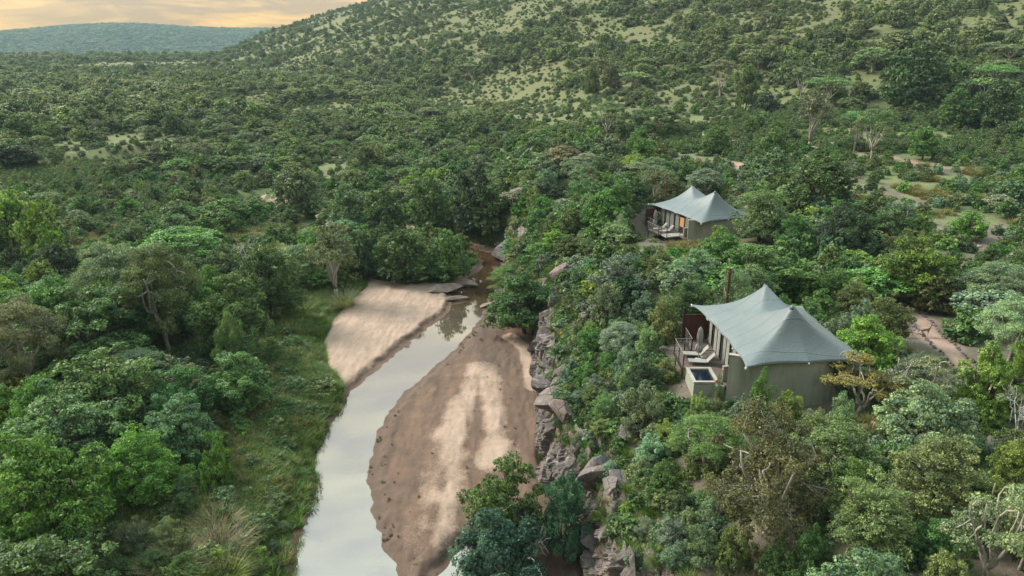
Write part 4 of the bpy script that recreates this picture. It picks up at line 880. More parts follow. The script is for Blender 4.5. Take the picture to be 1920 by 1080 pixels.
def animal(name, label, x, y, rz, s, head_down):
    """small antelope grown from a jointed skeleton, one continuous body"""
    P = []; E = []; Rd = []
    def v(p, r): P.append(p); Rd.append(r); return len(P)-1
    def ch(i, pts):
        for (p, r) in pts: j = v(p, r); E.append((i, j)); i = j
        return i
    pel = v((-.34, 0, .70), .125); mid = v((0, 0, .68), .135); sh = v((.30, 0, .72), .13); E.extend([(pel, mid), (mid, sh)])
    if head_down: hd = ch(sh, [((.46, 0, .72), .08), ((.60, 0, .55), .055), ((.68, 0, .38), .055), ((.74, 0, .22), .03), ((.76, 0, .15), .022)])
    else: hd = ch(sh, [((.42, 0, .84), .085), ((.50, 0, 1.0), .055), ((.55, 0, 1.13), .058), ((.67, 0, 1.10), .036), ((.75, 0, 1.06), .024)])
    hb = hd-2 if True else hd
    for sy in (-1, 1): ch(hb, [((P[hb][0]-.05, sy*.07, P[hb][2]+.08), .018), ((P[hb][0]-.08, sy*.11, P[hb][2]+.15), .008)])
    ch(pel, [((-.47, 0, .70), .04), ((-.53, 0, .55), .022)])
    for sy in (-.085, .085):
        ch(sh, [((.31, sy, .55), .062), ((.31+.03*np.sign(sy), sy, .32), .026), ((.30+.05*np.sign(sy), sy, .12), .017), ((.32+.05*np.sign(sy), sy, .0), .022)])
        ch(pel, [((-.30, sy, .52), .085), ((-.43-.04*np.sign(sy), sy, .34), .032), ((-.38-.05*np.sign(sy), sy, .13), .018), ((-.36-.05*np.sign(sy), sy, .0), .022)])
    me = bpy.data.meshes.new(name); me.from_pydata(P, E, []); o = link(name, me, None, (x, y, float(Hs(x, y))+.01), (0, 0, rz)); o.scale = (s, s, s)
    md = o.modifiers.new('skin', 'SKIN'); sk = me.skin_vertices[0].data
    for i, r_ in enumerate(Rd): sk[i].radius = (r_, r_)
    sk[0].use_root = True; md.use_smooth_shade = True; o.modifiers.new('sub', 'SUBSURF').render_levels = 2
    me.materials.append(HIDE); tag(o, label, 'antelope'); return o
m = Mat('fawn_hide'); v = m.objc(); sp = m.n('ShaderNodeSeparateXYZ'); m.l(v, sp.inputs[0])
HIDE = m.done(m.bsdf(m.mix(m.rng(m.math('ADD', sp.outputs[2], m.math('MULTIPLY', m.noise(v, 9, 3), .08)), .56, .64), (.42, .36, .28), (.21, .135, .082)), .85, None, .2))
animal('antelope', 'larger fawn antelope standing at the edge of the stone path', 33.1, 54.3, R(8), .86, False)
animal('antelope', 'smaller fawn antelope with its head down left of the path', 31.6, 54.2, R(5), .72, True)
# ---------------------------------------------------------------- foliage and bark
LG = 2.15
PAL = {'vivid': (0.048, 0.125, 0.018), 'green': (0.043, 0.104, 0.025), 'deep': (0.031, 0.073, 0.022), 'mid': (0.047, 0.100, 0.028),
       'sage': (0.055, 0.105, 0.050), 'grey': (0.066, 0.092, 0.056), 'teal': (0.050, 0.092, 0.050), 'tealdk': (0.024, 0.066, 0.042),
       'olive': (0.052, 0.080, 0.026), 'olivelt': (0.080, 0.112, 0.042), 'dark': (0.020, 0.042, 0.022), 'lime': (0.078, 0.138, 0.024),
       'bluegrey': (0.075, 0.125, 0.095), 'seafoam': (0.085, 0.135, 0.080), 'brown': (0.125, 0.122, 0.070), 'yellow': (0.22, 0.205, 0.06),
       'bare': (0.2, 0.19, 0.15), 'rust': (0.115, 0.085, 0.035)}

PAL['yellow'] = (0.17, 0.19, 0.065)
PAL = {k: tuple(min(.34, (q*.82+.18*sum(v)/3*(1.0, 1.02, .92)[i])*LG) for i, q in enumerate(v)) if k not in ('brown', 'yellow', 'bare', 'rust') else v for k, v in PAL.items()}
def leaf_mat(name, src):
    m = Mat(name)
    if src == 'object':
        oi = m.n('ShaderNodeObjectInfo'); base = oi.outputs['Color']; rnd = oi.outputs['Random']
    else:
        at = m.n('ShaderNodeAttribute', attribute_name='tint', attribute_type='INSTANCER'); base = at.outputs['Color']
        rnd = None
    va = m.n('ShaderNodeAttribute', attribute_name='var').outputs['Fac']
    # young leaves are yellower and paler, old ones darker
    young = m.mix(1.0, base, (1.95, 1.65, 1.15), 'MULTIPLY'); old = m.mix(1.0, base, (0.36, 0.42, 0.52), 'MULTIPLY')
    c = m.mix(m.rng(va, 0.05, 0.95), old, young)
    if rnd is not None:
        hs = m.n('ShaderNodeHueSaturation'); m.l(c, hs.inputs['Color'])
        m.l(m.rng(rnd, 0, 1, 0.485, 0.515), hs.inputs['Hue']); m.l(m.rng(rnd, 0, 1, 0.85, 1.15), hs.inputs['Value']); c = hs.outputs[0]
    p = m.bsdf(c, 0.55, None, 0.28)
    tr = m.n('ShaderNodeBsdfTranslucent'); m.l(m.mix(1.0, c, (1.15, 1.3, 0.6), 'MULTIPLY'), tr.inputs[0])
    mx = m.n('ShaderNodeMixShader', i_0=0.28); m.l(p.outputs[0], mx.inputs[1]); m.l(tr.outputs[0], mx.inputs[2])
    return m.done(mx)
LEAF = leaf_mat('leaves', 'object'); LEAF_I = leaf_mat('leaves_of_the_wood', 'instancer')
def bark(name, a, b):
    m = Mat(name); v = m.objc(); n1 = m.noise(v, 5, 5, 0.7); return m.done(m.bsdf(m.mix(m.rng(n1, .35, .65), a, b), 0.9, m.bump(n1, .5, .05), .2))
BARK_D = bark('dark_bark', (0.10, 0.08, 0.062), (0.055, 0.045, 0.038)); BARK_P = bark('pale_bark', (0.36, 0.33, 0.28), (0.21, 0.19, 0.165)); BARK_W = bark('bleached_wood', (0.5, 0.49, 0.46), (0.3, 0.29, 0.28))

def unit(v): return v/(np.linalg.norm(v, axis=-1, keepdims=True)+1e-9)

class Plant:
    def __init__(s, seed): s.r = np.random.default_rng(seed); s.P = []; s.Nn = []; s.S = []; s.Vv = []; s.wood = MB(); s.asp = 0.62
    def leaves(s, c, rad, flat, n, size, var, shell=0.55, up=0.35, squash_low=0.55):
        r = s.r; u = unit(r.normal(size=(n, 3))); lo = u[:, 2] < 0; u[lo, 2] *= squash_low; 
        # sprigs: bias the leaves into a few dozen tufts on the clump surface
        k = max(5, int(n/26)); t = unit(r.normal(size=(k, 3))+np.array([0, 0, 0.35])); a = r.integers(0, k, n)
        mixw = r.random(n)[:, None]; d = np.where(mixw < 0.72, unit(t[a]+u*0.30), u)
        tl = (0.82+0.38*r.random(k))[a]
        q = (shell+(1-shell)*np.sqrt(r.random(n)))*np.where(mixw[:, 0] < 0.72, tl, 0.9)
        p = d*q[:, None]*np.array([rad, rad, rad*flat])+c
        nn = unit(d*0.55+r.normal(size=(n, 3))*0.5+np.array([0, 0, up]))
        s.P.append(p); s.Nn.append(nn); s.S.append(size*r.lognormal(0, 0.28, n))
        tv = (0.5*r.random(k))[a]
        s.Vv.append(np.clip(var+tv*0.6-0.15+0.22*r.normal(size=n), 0, 1))
    def limb(s, a, b, r0, r1, bend=0.15, n=6, k=6, droop=0.0):
        a = np.array(a, float); b = np.array(b, float); t = np.linspace(0, 1, n)[:, None]; L = np.linalg.norm(b-a)
        o = s.r.normal(size=3)*L*bend; o2 = s.r.normal(size=3)*L*bend*0.5
        p = a+(b-a)*t+o*(t*(1-t))*1.4+o2*np.sin(t*math.pi*2)*0.5
        p[:, 2] += L*droop*(t*(1-t))[:, 0]*2
        s.wood.tube(p, np.linspace(r0, r1, n), k); return p
    def crown_mesh(s, name, mat):
        P = np.concatenate(s.P); Nn = np.concatenate(s.Nn); S = np.concatenate(s.S)[:, None]; V = np.concatenate(s.Vv)
        t = unit(np.cross(Nn, s.r.normal(size=Nn.shape))); b = np.cross(Nn, t); w = s.asp
        q = np.stack([P-t*S*0.55, P+b*S*w*0.5-t*S*0.05, P+t*S*0.55+Nn*S*0.08, P-b*S*w*0.5-t*S*0.05], 1).reshape(-1, 3)
        F = np.arange(len(P)*4).reshape(-1, 4)
        return np_mesh(name, q, F, None, [mat], attrs={'var': ('FACE', 'FLOAT', V)})

def dome_points(r, n, Rr, z0, z1, inner=0.35):
    """clump centres spread over and through a dome between heights z0 and z1"""
    out = []
    for i in range(n):
        th = i*2.39996+r.normal()*0.35; f = (i+0.5)/n
        cosp = 1-f*0.98; sp = math.sqrt(max(0, 1-cosp*cosp)); q = 1-inner*r.random()**1.6
        out.append((Rr*sp*q*math.cos(th), Rr*sp*q*math.sin(th), z0+(z1-z0)*cosp*q))
    return np.array(out)

def make_proto(style, seed, dens=1.0, lsz=1.0, leafmat=None):
    """builds one plant of unit kind: returns crown mesh, wood mesh, height, radius"""
    leafmat = leafmat or LEAF
    p = Plant(seed); r = p.r; bk = BARK_D
    if style in ('leafy', 'round', 'bush', 'airy', 'vase'):
        Hh, Rr = {'leafy': (6.5, 3.6), 'round': (6.5, 3.4), 'bush': (3.0, 2.0), 'airy': (6.5, 3.2), 'vase': (8.0, 3.2)}[style]
        nc = {'leafy': 66, 'round': 80, 'bush': 36, 'airy': 56, 'vase': 44}[style]
        z0 = {'leafy': 0.26, 'round': 0.20, 'bush': 0.10, 'airy': 0.20, 'vase': 0.50}[style]*Hh
        C = dome_points(r, nc, Rr*0.8, z0, Hh*0.87, 0.5 if style != 'round' else 0.35)
        C[:, 2] += r.normal(size=nc)*0.055*Hh; C[:, :2] *= (1+0.22*r.normal(size=(nc, 1))); lob = 1+.16*np.cos(np.arctan2(C[:, 1], C[:, 0])*3+seed); C[:, :2] *= lob[:, None]
        low = dome_points(r, nc//3, Rr*0.78, z0, z0+0.4, 0.15); low[:, 2] = z0*(0.75+0.6*r.random(len(low)))
        C = np.concatenate([C, low])
        nl = {'leafy': 400, 'round': 370, 'bush': 330, 'airy': 520, 'vase': 270}[style]
        sz = {'leafy': 0.155, 'round': 0.125, 'bush': 0.105, 'airy': 0.09, 'vase': 0.115}[style]
        if style in ('vase', 'airy'): bk = BARK_P
        if style == 'vase': C = C[C[:, 2] > Hh*0.5]
        M = {'leafy': 5, 'round': 5, 'bush': 6, 'airy': 7, 'vase': 6}[style]
        h0 = {'leafy': 0.2, 'round': 0.18, 'bush': 0.02, 'airy': 0.08, 'vase': 0.12}[style]*Hh
        rt = Hh*0.026 if style != 'bush' else 0.05
        if h0 > 0.2: base = p.limb((0, 0, -0.4), (r.normal()*.15, r.normal()*.15, h0), rt*1.25, rt, 0.06, 5, 8)[-1]
        else: base = np.array([0, 0, 0.0])
        ends = []
        for i in range(M):
            th = i*2*math.pi/M+r.normal()*.3; q = Rr*(0.45+0.15*r.random())
            e = (q*math.cos(th), q*math.sin(th), Hh*(0.5+0.2*r.random())) if i else (0.1, 0.1, Hh*.7)
            pts = p.limb(base, e, rt*0.72, rt*0.3, 0.14, 8, 6, 0.12); ends.append(pts)
        allp = np.concatenate(ends)
        for c in C:
            j = np.argmin(np.linalg.norm(allp-c, axis=1)+0.4*np.maximum(0, allp[:, 2]-c[2])*3)
            p.limb(allp[j], c, rt*0.26, rt*0.09, 0.12, 5, 4)
            rc = Rr*(0.12+0.16*r.random())*{'leafy': .95, 'round': 1.0, 'bush': 1.12, 'airy': 1.05, 'vase': 1.0}[style]
            fl = {'leafy': .6, 'round': .72, 'bush': .8, 'airy': .75, 'vase': .6}[style]
            p.leaves(c, rc, fl, int(nl*dens), sz*lsz, 0.25+0.35*r.random(), {'airy': .25, 'vase': .3}.get(style, .5))
            for k in range(2):
                d = unit(r.normal(size=3)+np.array([0, 0, .6])); p.limb(c, c+d*rc*1.05*np.array([1, 1, fl]), rt*0.08, rt*0.03, .1, 3, 3)
    elif style in ('acacia', 'feather', 'gnarly'):
        Hh, Rr = {'acacia': (6.5, 4.0), 'feather': (6.0, 3.8), 'gnarly': (4.6, 2.6)}[style]
        bk = BARK_P; nc = {'acacia': 26, 'feather': 34, 'gnarly': 20}[style]
        C = []
        for i in range(nc):
            th = i*2.39996+r.normal()*.2; q = Rr*0.86*math.sqrt((i+0.5)/nc)
            zz = Hh*(0.93-0.22*(q/Rr)**2)-(r.random()*0.07*Hh)
            if style == 'feather': zz = Hh*(0.93-0.42*(q/Rr)**2)-r.random()*0.12*Hh
            if style == 'gnarly': zz = Hh*(0.85-0.35*(q/Rr))-(r.random()*0.25*Hh)
            C.append((q*math.cos(th), q*math.sin(th), zz))
        if style == 'feather':
            for i in range(16):
                th = i*2.39996+r.normal()*.3; q = Rr*(.35+.5*r.random()); C.append((q*math.cos(th), q*math.sin(th), Hh*(.30+.28*r.random())))
        C = np.array(C); rt = Hh*0.028
        lean = r.normal(size=2)*Hh*(0.03 if style != 'gnarly' else 0.09)
        h0 = Hh*(0.22 if style != 'gnarly' else 0.12)
        base = p.limb((0, 0, -0.4), (lean[0], lean[1], h0), rt*1.3, rt, 0.08, 6, 8)[-1]
        ends = []
        for i in range(6):
            th = i*2*math.pi/6+r.normal()*.35; q = Rr*(0.5+0.2*r.random())
            mid = base+np.array([q*.45*math.cos(th), q*.45*math.sin(th), Hh*.18])
            e = np.array([q*math.cos(th), q*math.sin(th), Hh*(0.68+.08*r.random())])
            b1 = 0.16 if style != 'gnarly' else 0.3
            a_ = p.limb(base, mid, rt*.8, rt*.55, b1, 6, 6); b_ = p.limb(a_[-1], e, rt*.55, rt*.28, b1, 7, 6)
            ends += [a_, b_]
        allp = np.concatenate(ends)
        for c in C:
            j = np.argmin(np.linalg.norm(allp-c, axis=1)); s_ = p.limb(allp[j], c, rt*.28, rt*.09, .15, 6, 4)
            rc = Rr*(0.20+.10*r.random())
            p.leaves(c, rc, 0.36 if style != 'feather' else 0.42, int({'acacia': 800, 'feather': 860, 'gnarly': 600}[style]*dens), 0.10*lsz, 0.3+0.4*r.random(), .15, .7, .3)
            for k in range(4):
                d = unit(r.normal(size=3)*np.array([1, 1, .3])); p.limb(c, c+d*rc*.95, rt*.07, rt*.03, .12, 3, 3)
    elif style == 'dead':
        Hh, Rr = 4.5, 2.6; bk = BARK_W; rt = .10
        def grow(a, d, L, rad, dep):
            e = a+d*L; pts = p.limb(a, e, rad, rad*.55, .14, 5, 5 if dep < 2 else 4)
            if dep >= 5: return
            for k in range(3 if dep < 4 else 2):
                dd = unit(d+r.normal(size=3)*.62+np.array([0, 0, .12])); grow(pts[-1 if k < 2 else 3], dd, L*(.62+.2*r.random()), rad*.58, dep+1)
        grow(np.array([0, 0, -.3]), unit(np.array([.15, 0, 1])), 1.5, rt, 0)
        p.leaves(np.array([0, 0, .6]), .5, .6, 60, .1, .3)
    p.H, p.R = Hh, Rr
    cm = p.crown_mesh('crown_'+style, leafmat); wm = p.wood.mesh('trunk_'+style, bk, smooth=True)
    co = np.empty(len(cm.vertices)*3, np.float32); cm.vertices.foreach_get('co', co); co = co.reshape(-1, 3)
    if style == 'dead':
        co = np.empty(len(wm.vertices)*3, np.float32); wm.vertices.foreach_get('co', co); co = co.reshape(-1, 3)
    top = np.percentile(co[:, 2], 99.7); rad = np.percentile(np.hypot(co[:, 0], co[:, 1]), 98)
    return dict(crown=cm, wood=wm, H=float(top), R=float(rad), style=style)

NEARP, MIDP = {}, {}
for st, k in (('leafy', 3), ('round', 3), ('bush', 4), ('airy', 2), ('vase', 2), ('acacia', 2), ('feather', 2), ('gnarly', 2), ('dead', 2)):
    NEARP[st] = [make_proto(st, 100+i*7+len(st), 1.0) for i in range(k)]
    MIDP[st] = [make_proto(st, 300+i*7+len(st), 0.36, 1.75) for i in range(k if st != 'dead' else 1)]

def add_plant(style, x, y, h, rad, colour, cat, label, group=None, name=None, parts=True, rz=None):
    far = math.hypot(x, y, ) > 88
    lib = (MIDP if far else NEARP)[style]; pr = lib[int(rng.integers(len(lib)))]
    z = float(Hs(x, y)); rz = rng.random()*6.28 if rz is None else rz
    sc = (rad/pr['R'], rad/pr['R'], h/pr['H'])
    c = PAL[colour]; j = rng.normal(0, .06, 3); c = tuple(max(0.005, v*(1+q)) for v, q in zip(c, j))+(1,)
    if cat == 'shrub' :
        o = link(name or 'shrub', pr['crown'], None, (x, y, z-0.05), (0, 0, rz)); o.scale = sc; o.color = c
        if parts: link('stem', pr['wood'], o)
    else:
        o = empty(name or ('acacia_tree' if cat == 'acacia' else 'tree'), (x, y, z), rz); o.scale = sc
        f = link('crown', pr['crown'], o); f.color = c; link('trunk', pr['wood'], o)
    tag(o, label, 'tree' if cat == 'acacia' else cat, group)
    return o
# ---------------------------------------------------------------- plants placed one by one
placed = []
for (st, x, y, h, rad, c, cat, lab) in PLANTS:
    nm = 'dead_tree' if st == 'dead' else ('acacia_tree' if cat == 'acacia' else cat)
    add_plant(st, x, y, h, rad, c, cat, lab, name=nm); placed.append((x, y, rad*0.85))

# ---------------------------------------------------------------- scattered plants: nearest ones single, the rest one wood
def occupied(x, y, r, lst):
    if not lst: return np.zeros(len(x), bool)
    a = np.array(lst); m = np.zeros(len(x), bool)
    for (ax, ay, ar) in a: m |= np.hypot(x-ax, y-ay) < (ar+r*0.55)
    return m
def blocked(x, y, margin=0.6, low=False):
    m = sdf(x, y, BED) < margin
    for pts, wd in PATHS: m |= seg_dist(x, y, pts) < wd*0.5+0.5
    for (ox, oy, rz) in LODGES:
        c, s = math.cos(-rz), math.sin(-rz); lx = (x-ox)*c-(y-oy)*s; ly = (x-ox)*s+(y-oy)*c
        m |= (lx > (-6.5 if oy < 60 or low else -9.5)) & (lx < 5.0) & (ly > -5.0) & (ly < 6.6)
    return m
def clear_at(x, y):
    c = np.zeros(len(x))
    nn = fbm(x/18, y/18, 191, 3)
    for (cx, cy_, rx, ry) in CLEARINGS: c = np.maximum(c, sstep(1.5, 0.5, np.hypot((x-cx)/rx, (y-cy_)/ry)+.5*nn))
    return c
def height_limit(x, y):
    """keeps views that are open in the place: over the low riverside grass, in front of the lodge walls and decks"""
    lim = np.full(len(x), 99.0)
    db = sdf(x, y, BED); left = x < GORGE_X(y)
    lim = np.where(left & (db < 9) & (y < 92), 0.55+0.17*np.maximum(db, 0), lim)
    lim = np.where(left & (db < 16) & (y >= 62) & (y < 92) , np.minimum(lim, 0.9+.05*db), lim)
    lim = np.where(~left & (db < 7) & (y < 100), np.minimum(lim, 0.75+0.4*np.maximum(db-1, 0)), lim)
    for (ox, oy, rz, dz) in LODGE_VIEW:
        t = (x-ox)/8.5
        inn = (np.abs((x-ox)-(y-oy)*ox/oy*1.0) < 9.5) & (y < oy-4) & (y > oy-34)
        gz = Hs(x, y); line = 33-(33-dz)*(np.hypot(x, y)/np.hypot(ox, oy-5.2))
        lim = np.where(inn, np.minimum(lim, line-gz), lim)
    nn = fbm(x/12, y/12, 192, 3)
    for (cx, cy_, rx, ry) in LOW_SCRUB: lim = np.where(np.hypot((x-cx)/rx, (y-cy_)/ry)+.5*nn < 1, np.minimum(lim, np.where(hash2(np.floor(x), np.floor(y), 9) < .1, 3.6, 1.7)), lim)
    pth = np.array(PATHS[3][0]); xx = np.interp(y+4, pth[::-1, 1], pth[::-1, 0]); lim = np.where((np.abs(x-xx*(y/(y+4))) < 2.6) & (y > 40) & (y < 61), np.minimum(lim, .8), lim)
    for (cx, cy_, rx, ry) in CLEARINGS:      # low growth on the near side of each clearing
        d = np.hypot((x-cx)/(rx*1.1), (y-(cy_-14))/(ry+20)); lim = np.where((d < 1) & (y > 100), np.minimum(lim, 1.7), lim)
    return lim

def frustum(x, y, pad=1.14):
    return np.abs(x) < (0.70*pad*(y*0.946+8)+4)
def scatter(n, ymin, ymax, seed, pad=1.14):
    r = np.random.default_rng(seed); u = r.random(n)
    y = (ymin**2+(ymax**2-ymin**2)*u)**0.5; x = (r.random(n)*2-1)*(0.70*pad*(y*0.946+8)+4)
    return x, y, r

def zone_colour(x, y, r):
    """mix of kinds by ground: lush left bank, blue-grey cliff shrubs on the right, olive woods beyond"""
    n = float(fbm(np.array([x/35]), np.array([y/35]), 91)[0]); n2 = float(fbm(np.array([x/11]), np.array([y/11]), 92)[0])
    q = r.random()+0.35*n2
    if x > GORGE_X(y) and y < 125:
        names = ['deep', 'green', 'olive', 'bluegrey', 'seafoam', 'teal', 'mid', 'lime', 'olivelt', 'rust', 'dark']
        pr = [.12, .13, .13, .15, .07, .10, .10, .07, .10, .007, .03]
    elif y < 110:
        names = ['deep', 'green', 'mid', 'vivid', 'olive', 'teal', 'sage', 'olivelt', 'dark', 'lime']
        pr = [.20, .16, .17, .07, .12, .08, .06, .06, .05, .03]
    else:
        names = ['deep', 'green', 'mid', 'olive', 'sage', 'grey', 'teal', 'dark', 'olivelt', 'rust', 'lime']
        pr = [.15, .13, .14, .17, .12, .09, .08, .05, .06, .005, .02]
    pr = np.array(pr)/sum(pr); k = int(np.searchsorted(np.cumsum(pr), min(max(q, 0.001), .999)))
    return names[min(k, len(names)-1)]
WORD = {'vivid': 'bright green', 'green': 'green', 'deep': 'deep green', 'mid': 'mid green', 'sage': 'sage green', 'grey': 'grey-green', 'teal': 'bluish green',
        'tealdk': 'dark teal', 'olive': 'olive', 'olivelt': 'pale olive', 'dark': 'very dark green', 'lime': 'yellow-green', 'bluegrey': 'blue-grey', 'seafoam': 'seafoam', 'rust': 'brownish', 'brown': 'brown'}
def where(x, y):
    if x < GORGE_X(y):
        if y < 62: return 'in the thicket left of the river' if x < -24 else 'on the low left river bank'
        if y < 95: return 'deeper in the left thicket' if x < -36 else 'on the flat left of the beach'
        return 'on the flat beyond the left thicket'
    if y < 42: return 'on the slope below the near tent' if x < 22 else 'in the lower right corner scrub'
    if x < 12.5: return 'on the cliff slope left of the tents' if y < 80 else 'on the gorge edge left of the far tent'
    if y < 70: return 'beside the near tent' if x < 28 else 'on stony ground right of the near tent'
    return 'between the near and far tents' if y < 90 and x < 36 else 'on the stony slope around the far tent'
SHAPEW = {'leafy': 'leafy', 'round': 'dense', 'airy': 'thin open', 'vase': 'pale-stemmed', 'feather': 'layered', 'acacia': 'flat-topped', 'bush': 'bushy'}

# trees
xs, ys, rr = scatter(5600, 22, 175, 5)
ok = ~blocked(xs, ys, 2.2) & (clear_at(xs, ys) < 0.4); xs, ys = xs[ok], ys[ok]
hl = height_limit(xs, ys); nt_, order = 0, np.argsort(np.hypot(xs, ys))
tree_sp = list(placed); placedA = [list(p) for p in placed]
PA = np.array(placedA)
for i in order:
    x, y = xs[i], ys[i]
    if nt_ >= 205: break
    stony = x > 26 and y > 44 and y < 105
    st = rr.choice(['leafy', 'round', 'airy', 'vase', 'feather', 'acacia'], p=[.32, .38, .10, .05, .10, .05])
    h = float(np.clip(rr.lognormal(math.log(5.2), .22), 3.2, 8.2)); 
    if x > GORGE_X(y): h *= 0.72
    if stony and rr.random() < .75: continue
    if x < GORGE_X(y) and y > 58: h *= .85
    h = min(h, hl[i]); rad = h*(.42+.16*rr.random())*(1.25 if st in ('feather', 'acacia') else 1)
    if h < 2.9: continue
    d = np.hypot(PA[:, 0]-x, PA[:, 1]-y)
    if (d < PA[:, 2]+rad*0.62).any(): continue
    c = zone_colour(x, y, rr)
    w_ = where(x, y); add_plant(st, float(x), float(y), h, rad, c, 'acacia' if st in ('acacia', 'feather') else 'tree', '%s %s tree %s' % (WORD[c], SHAPEW[st], w_), group='%s %s trees %s' % (WORD[c], SHAPEW[st], w_))
    PA = np.vstack([PA, [x, y, rad*.85]]); nt_ += 1
TREE_R = max(math.hypot(p[0], p[1]) for p in PA[-30:])
# shrubs
xs, ys, rr = scatter(9600, 22, 125, 6)
ok = ~blocked(xs, ys, 0.5) & (clear_at(xs, ys) < 0.6); xs, ys = xs[ok], ys[ok]
hl = height_limit(xs, ys); ns_ = 0; order = np.argsort(np.hypot(xs, ys))
for i in order:
    x, y = xs[i], ys[i]
    if ns_ >= 300-22: break
    st = rr.choice(['bush', 'bush', 'bush', 'round', 'airy'])
    h = float(np.clip(rr.lognormal(math.log(1.9), .32), .8, 3.4)); h = min(h, hl[i])
    if h < 0.5: continue
    if x > 28 and y > 46 and rr.random() < .65: continue
    rad = h*(.5+.25*rr.random())
    if h < 1.0: rad *= 1.4
    d = np.hypot(PA[:, 0]-x, PA[:, 1]-y)
    if (d < PA[:, 2]*.8+rad*0.45).any(): continue
    c = zone_colour(x, y, rr); w_ = where(x, y)
    add_plant(st, float(x), float(y), h, rad, c, 'shrub', '%s %s shrub %s' % (WORD[c], 'bushy' if st == 'bush' else ('rounded' if st == 'round' else 'open'), w_),
              group='%s %s shrubs %s' % (WORD[c], 'bushy' if st == 'bush' else ('rounded' if st == 'round' else 'open'), w_), parts=math.hypot(x, y) < 80)
    PA = np.vstack([PA, [x, y, rad*.8]]); ns_ += 1
SHRUB_R = math.hypot(PA[-1, 0], PA[-1, 1])
print('trees', nt_, TREE_R, 'shrubs', ns_, SHRUB_R)

# look-alikes get told apart by their order across the place
NUMW = 'first second third fourth fifth sixth seventh eighth ninth tenth eleventh twelfth'.split()
CNT = 'two three four five six seven eight nine ten eleven twelve'.split()
def tell_apart():
    g = {}
    for o in COL.objects:
        if o.parent is None and o.get('group') and o.get('label') and o.get('kind') is None: g.setdefault(o['label'], []).append(o)
    cp, sp_ = math.cos(R(18.9)), math.sin(R(18.9))
    for lab, os_ in g.items():
        if not (2 <= len(os_) <= 12): continue
        plural = os_[0]['group']
        os_.sort(key=lambda o: o.location.x/(o.location.y*cp-(o.location.z-33)*sp_))
        for i, o in enumerate(os_):
            w_ = ('leftmost' if i == 0 else ('rightmost' if i == len(os_)-1 else NUMW[i]+' from left'))+' of %s %s' % (CNT[len(os_)-2], plural)
            if len(w_.split()) <= 16: o['label'] = w_
# ---------------------------------------------------------------- stuff: instanced on points by geometry nodes
def gn_scatter(name, pts, protos, idx, rot, scale, tint, label, cat, tilt=None):
    """one object: its vertices carry which plant, turn, size and tint each one has"""
    coll = bpy.data.collections.new(name+'_kinds')
    for i, (me) in enumerate(protos):
        o = bpy.data.objects.new('kind_%02d' % i, me); coll.objects.link(o)
    me = bpy.data.meshes.new(name); n = len(pts); me.vertices.add(n); me.vertices.foreach_set('co', np.asarray(pts, np.float32).ravel())
    for k, typ, arr, key in (('idx', 'INT', idx, 'value'), ('rotv', 'FLOAT_VECTOR', rot, 'vector'), ('sclv', 'FLOAT_VECTOR', scale, 'vector'), ('tint', 'FLOAT_COLOR', np.c_[tint, np.ones(n)], 'color')):
        a = me.attributes.new(k, typ, 'POINT'); a.data.foreach_set(key, np.asarray(arr, np.int32 if typ == 'INT' else np.float32).ravel())
    me.update()
    o = link(name, me); md = o.modifiers.new('scatter', 'NODES'); g = bpy.data.node_groups.new(name+'_scatter', 'GeometryNodeTree'); md.node_group = g
    g.interface.new_socket('Geometry', in_out='INPUT', socket_type='NodeSocketGeometry'); g.interface.new_socket('Geometry', in_out='OUTPUT', socket_type='NodeSocketGeometry')
    nn = g.nodes; gi = nn.new('NodeGroupInput'); go = nn.new('NodeGroupOutput'); ip = nn.new('GeometryNodeInstanceOnPoints'); ci = nn.new('GeometryNodeCollectionInfo')
    ci.inputs[0].default_value = coll; ci.inputs['Separate Children'].default_value = True; ci.inputs['Reset Children'].default_value = True
    ip.inputs['Pick Instance'].default_value = True
    def at(nm, dt):
        a = nn.new('GeometryNodeInputNamedAttribute'); a.data_type = dt; a.inputs[0].default_value = nm; return [q for q in a.outputs if q.enabled and q.name == 'Attribute'][0]
    g.links.new(gi.outputs[0], ip.inputs['Points']); g.links.new(ci.outputs[0], ip.inputs['Instance'])
    g.links.new(at('idx', 'INT'), ip.inputs['Instance Index'])
    er = nn.new('FunctionNodeEulerToRotation'); g.links.new(at('rotv', 'FLOAT_VECTOR'), er.inputs[0]); g.links.new(er.outputs[0], ip.inputs['Rotation'])
    g.links.new(at('sclv', 'FLOAT_VECTOR'), ip.inputs['Scale']); g.links.new(ip.outputs[0], go.inputs[0])
    tag(o, label, cat, kind='stuff'); return o

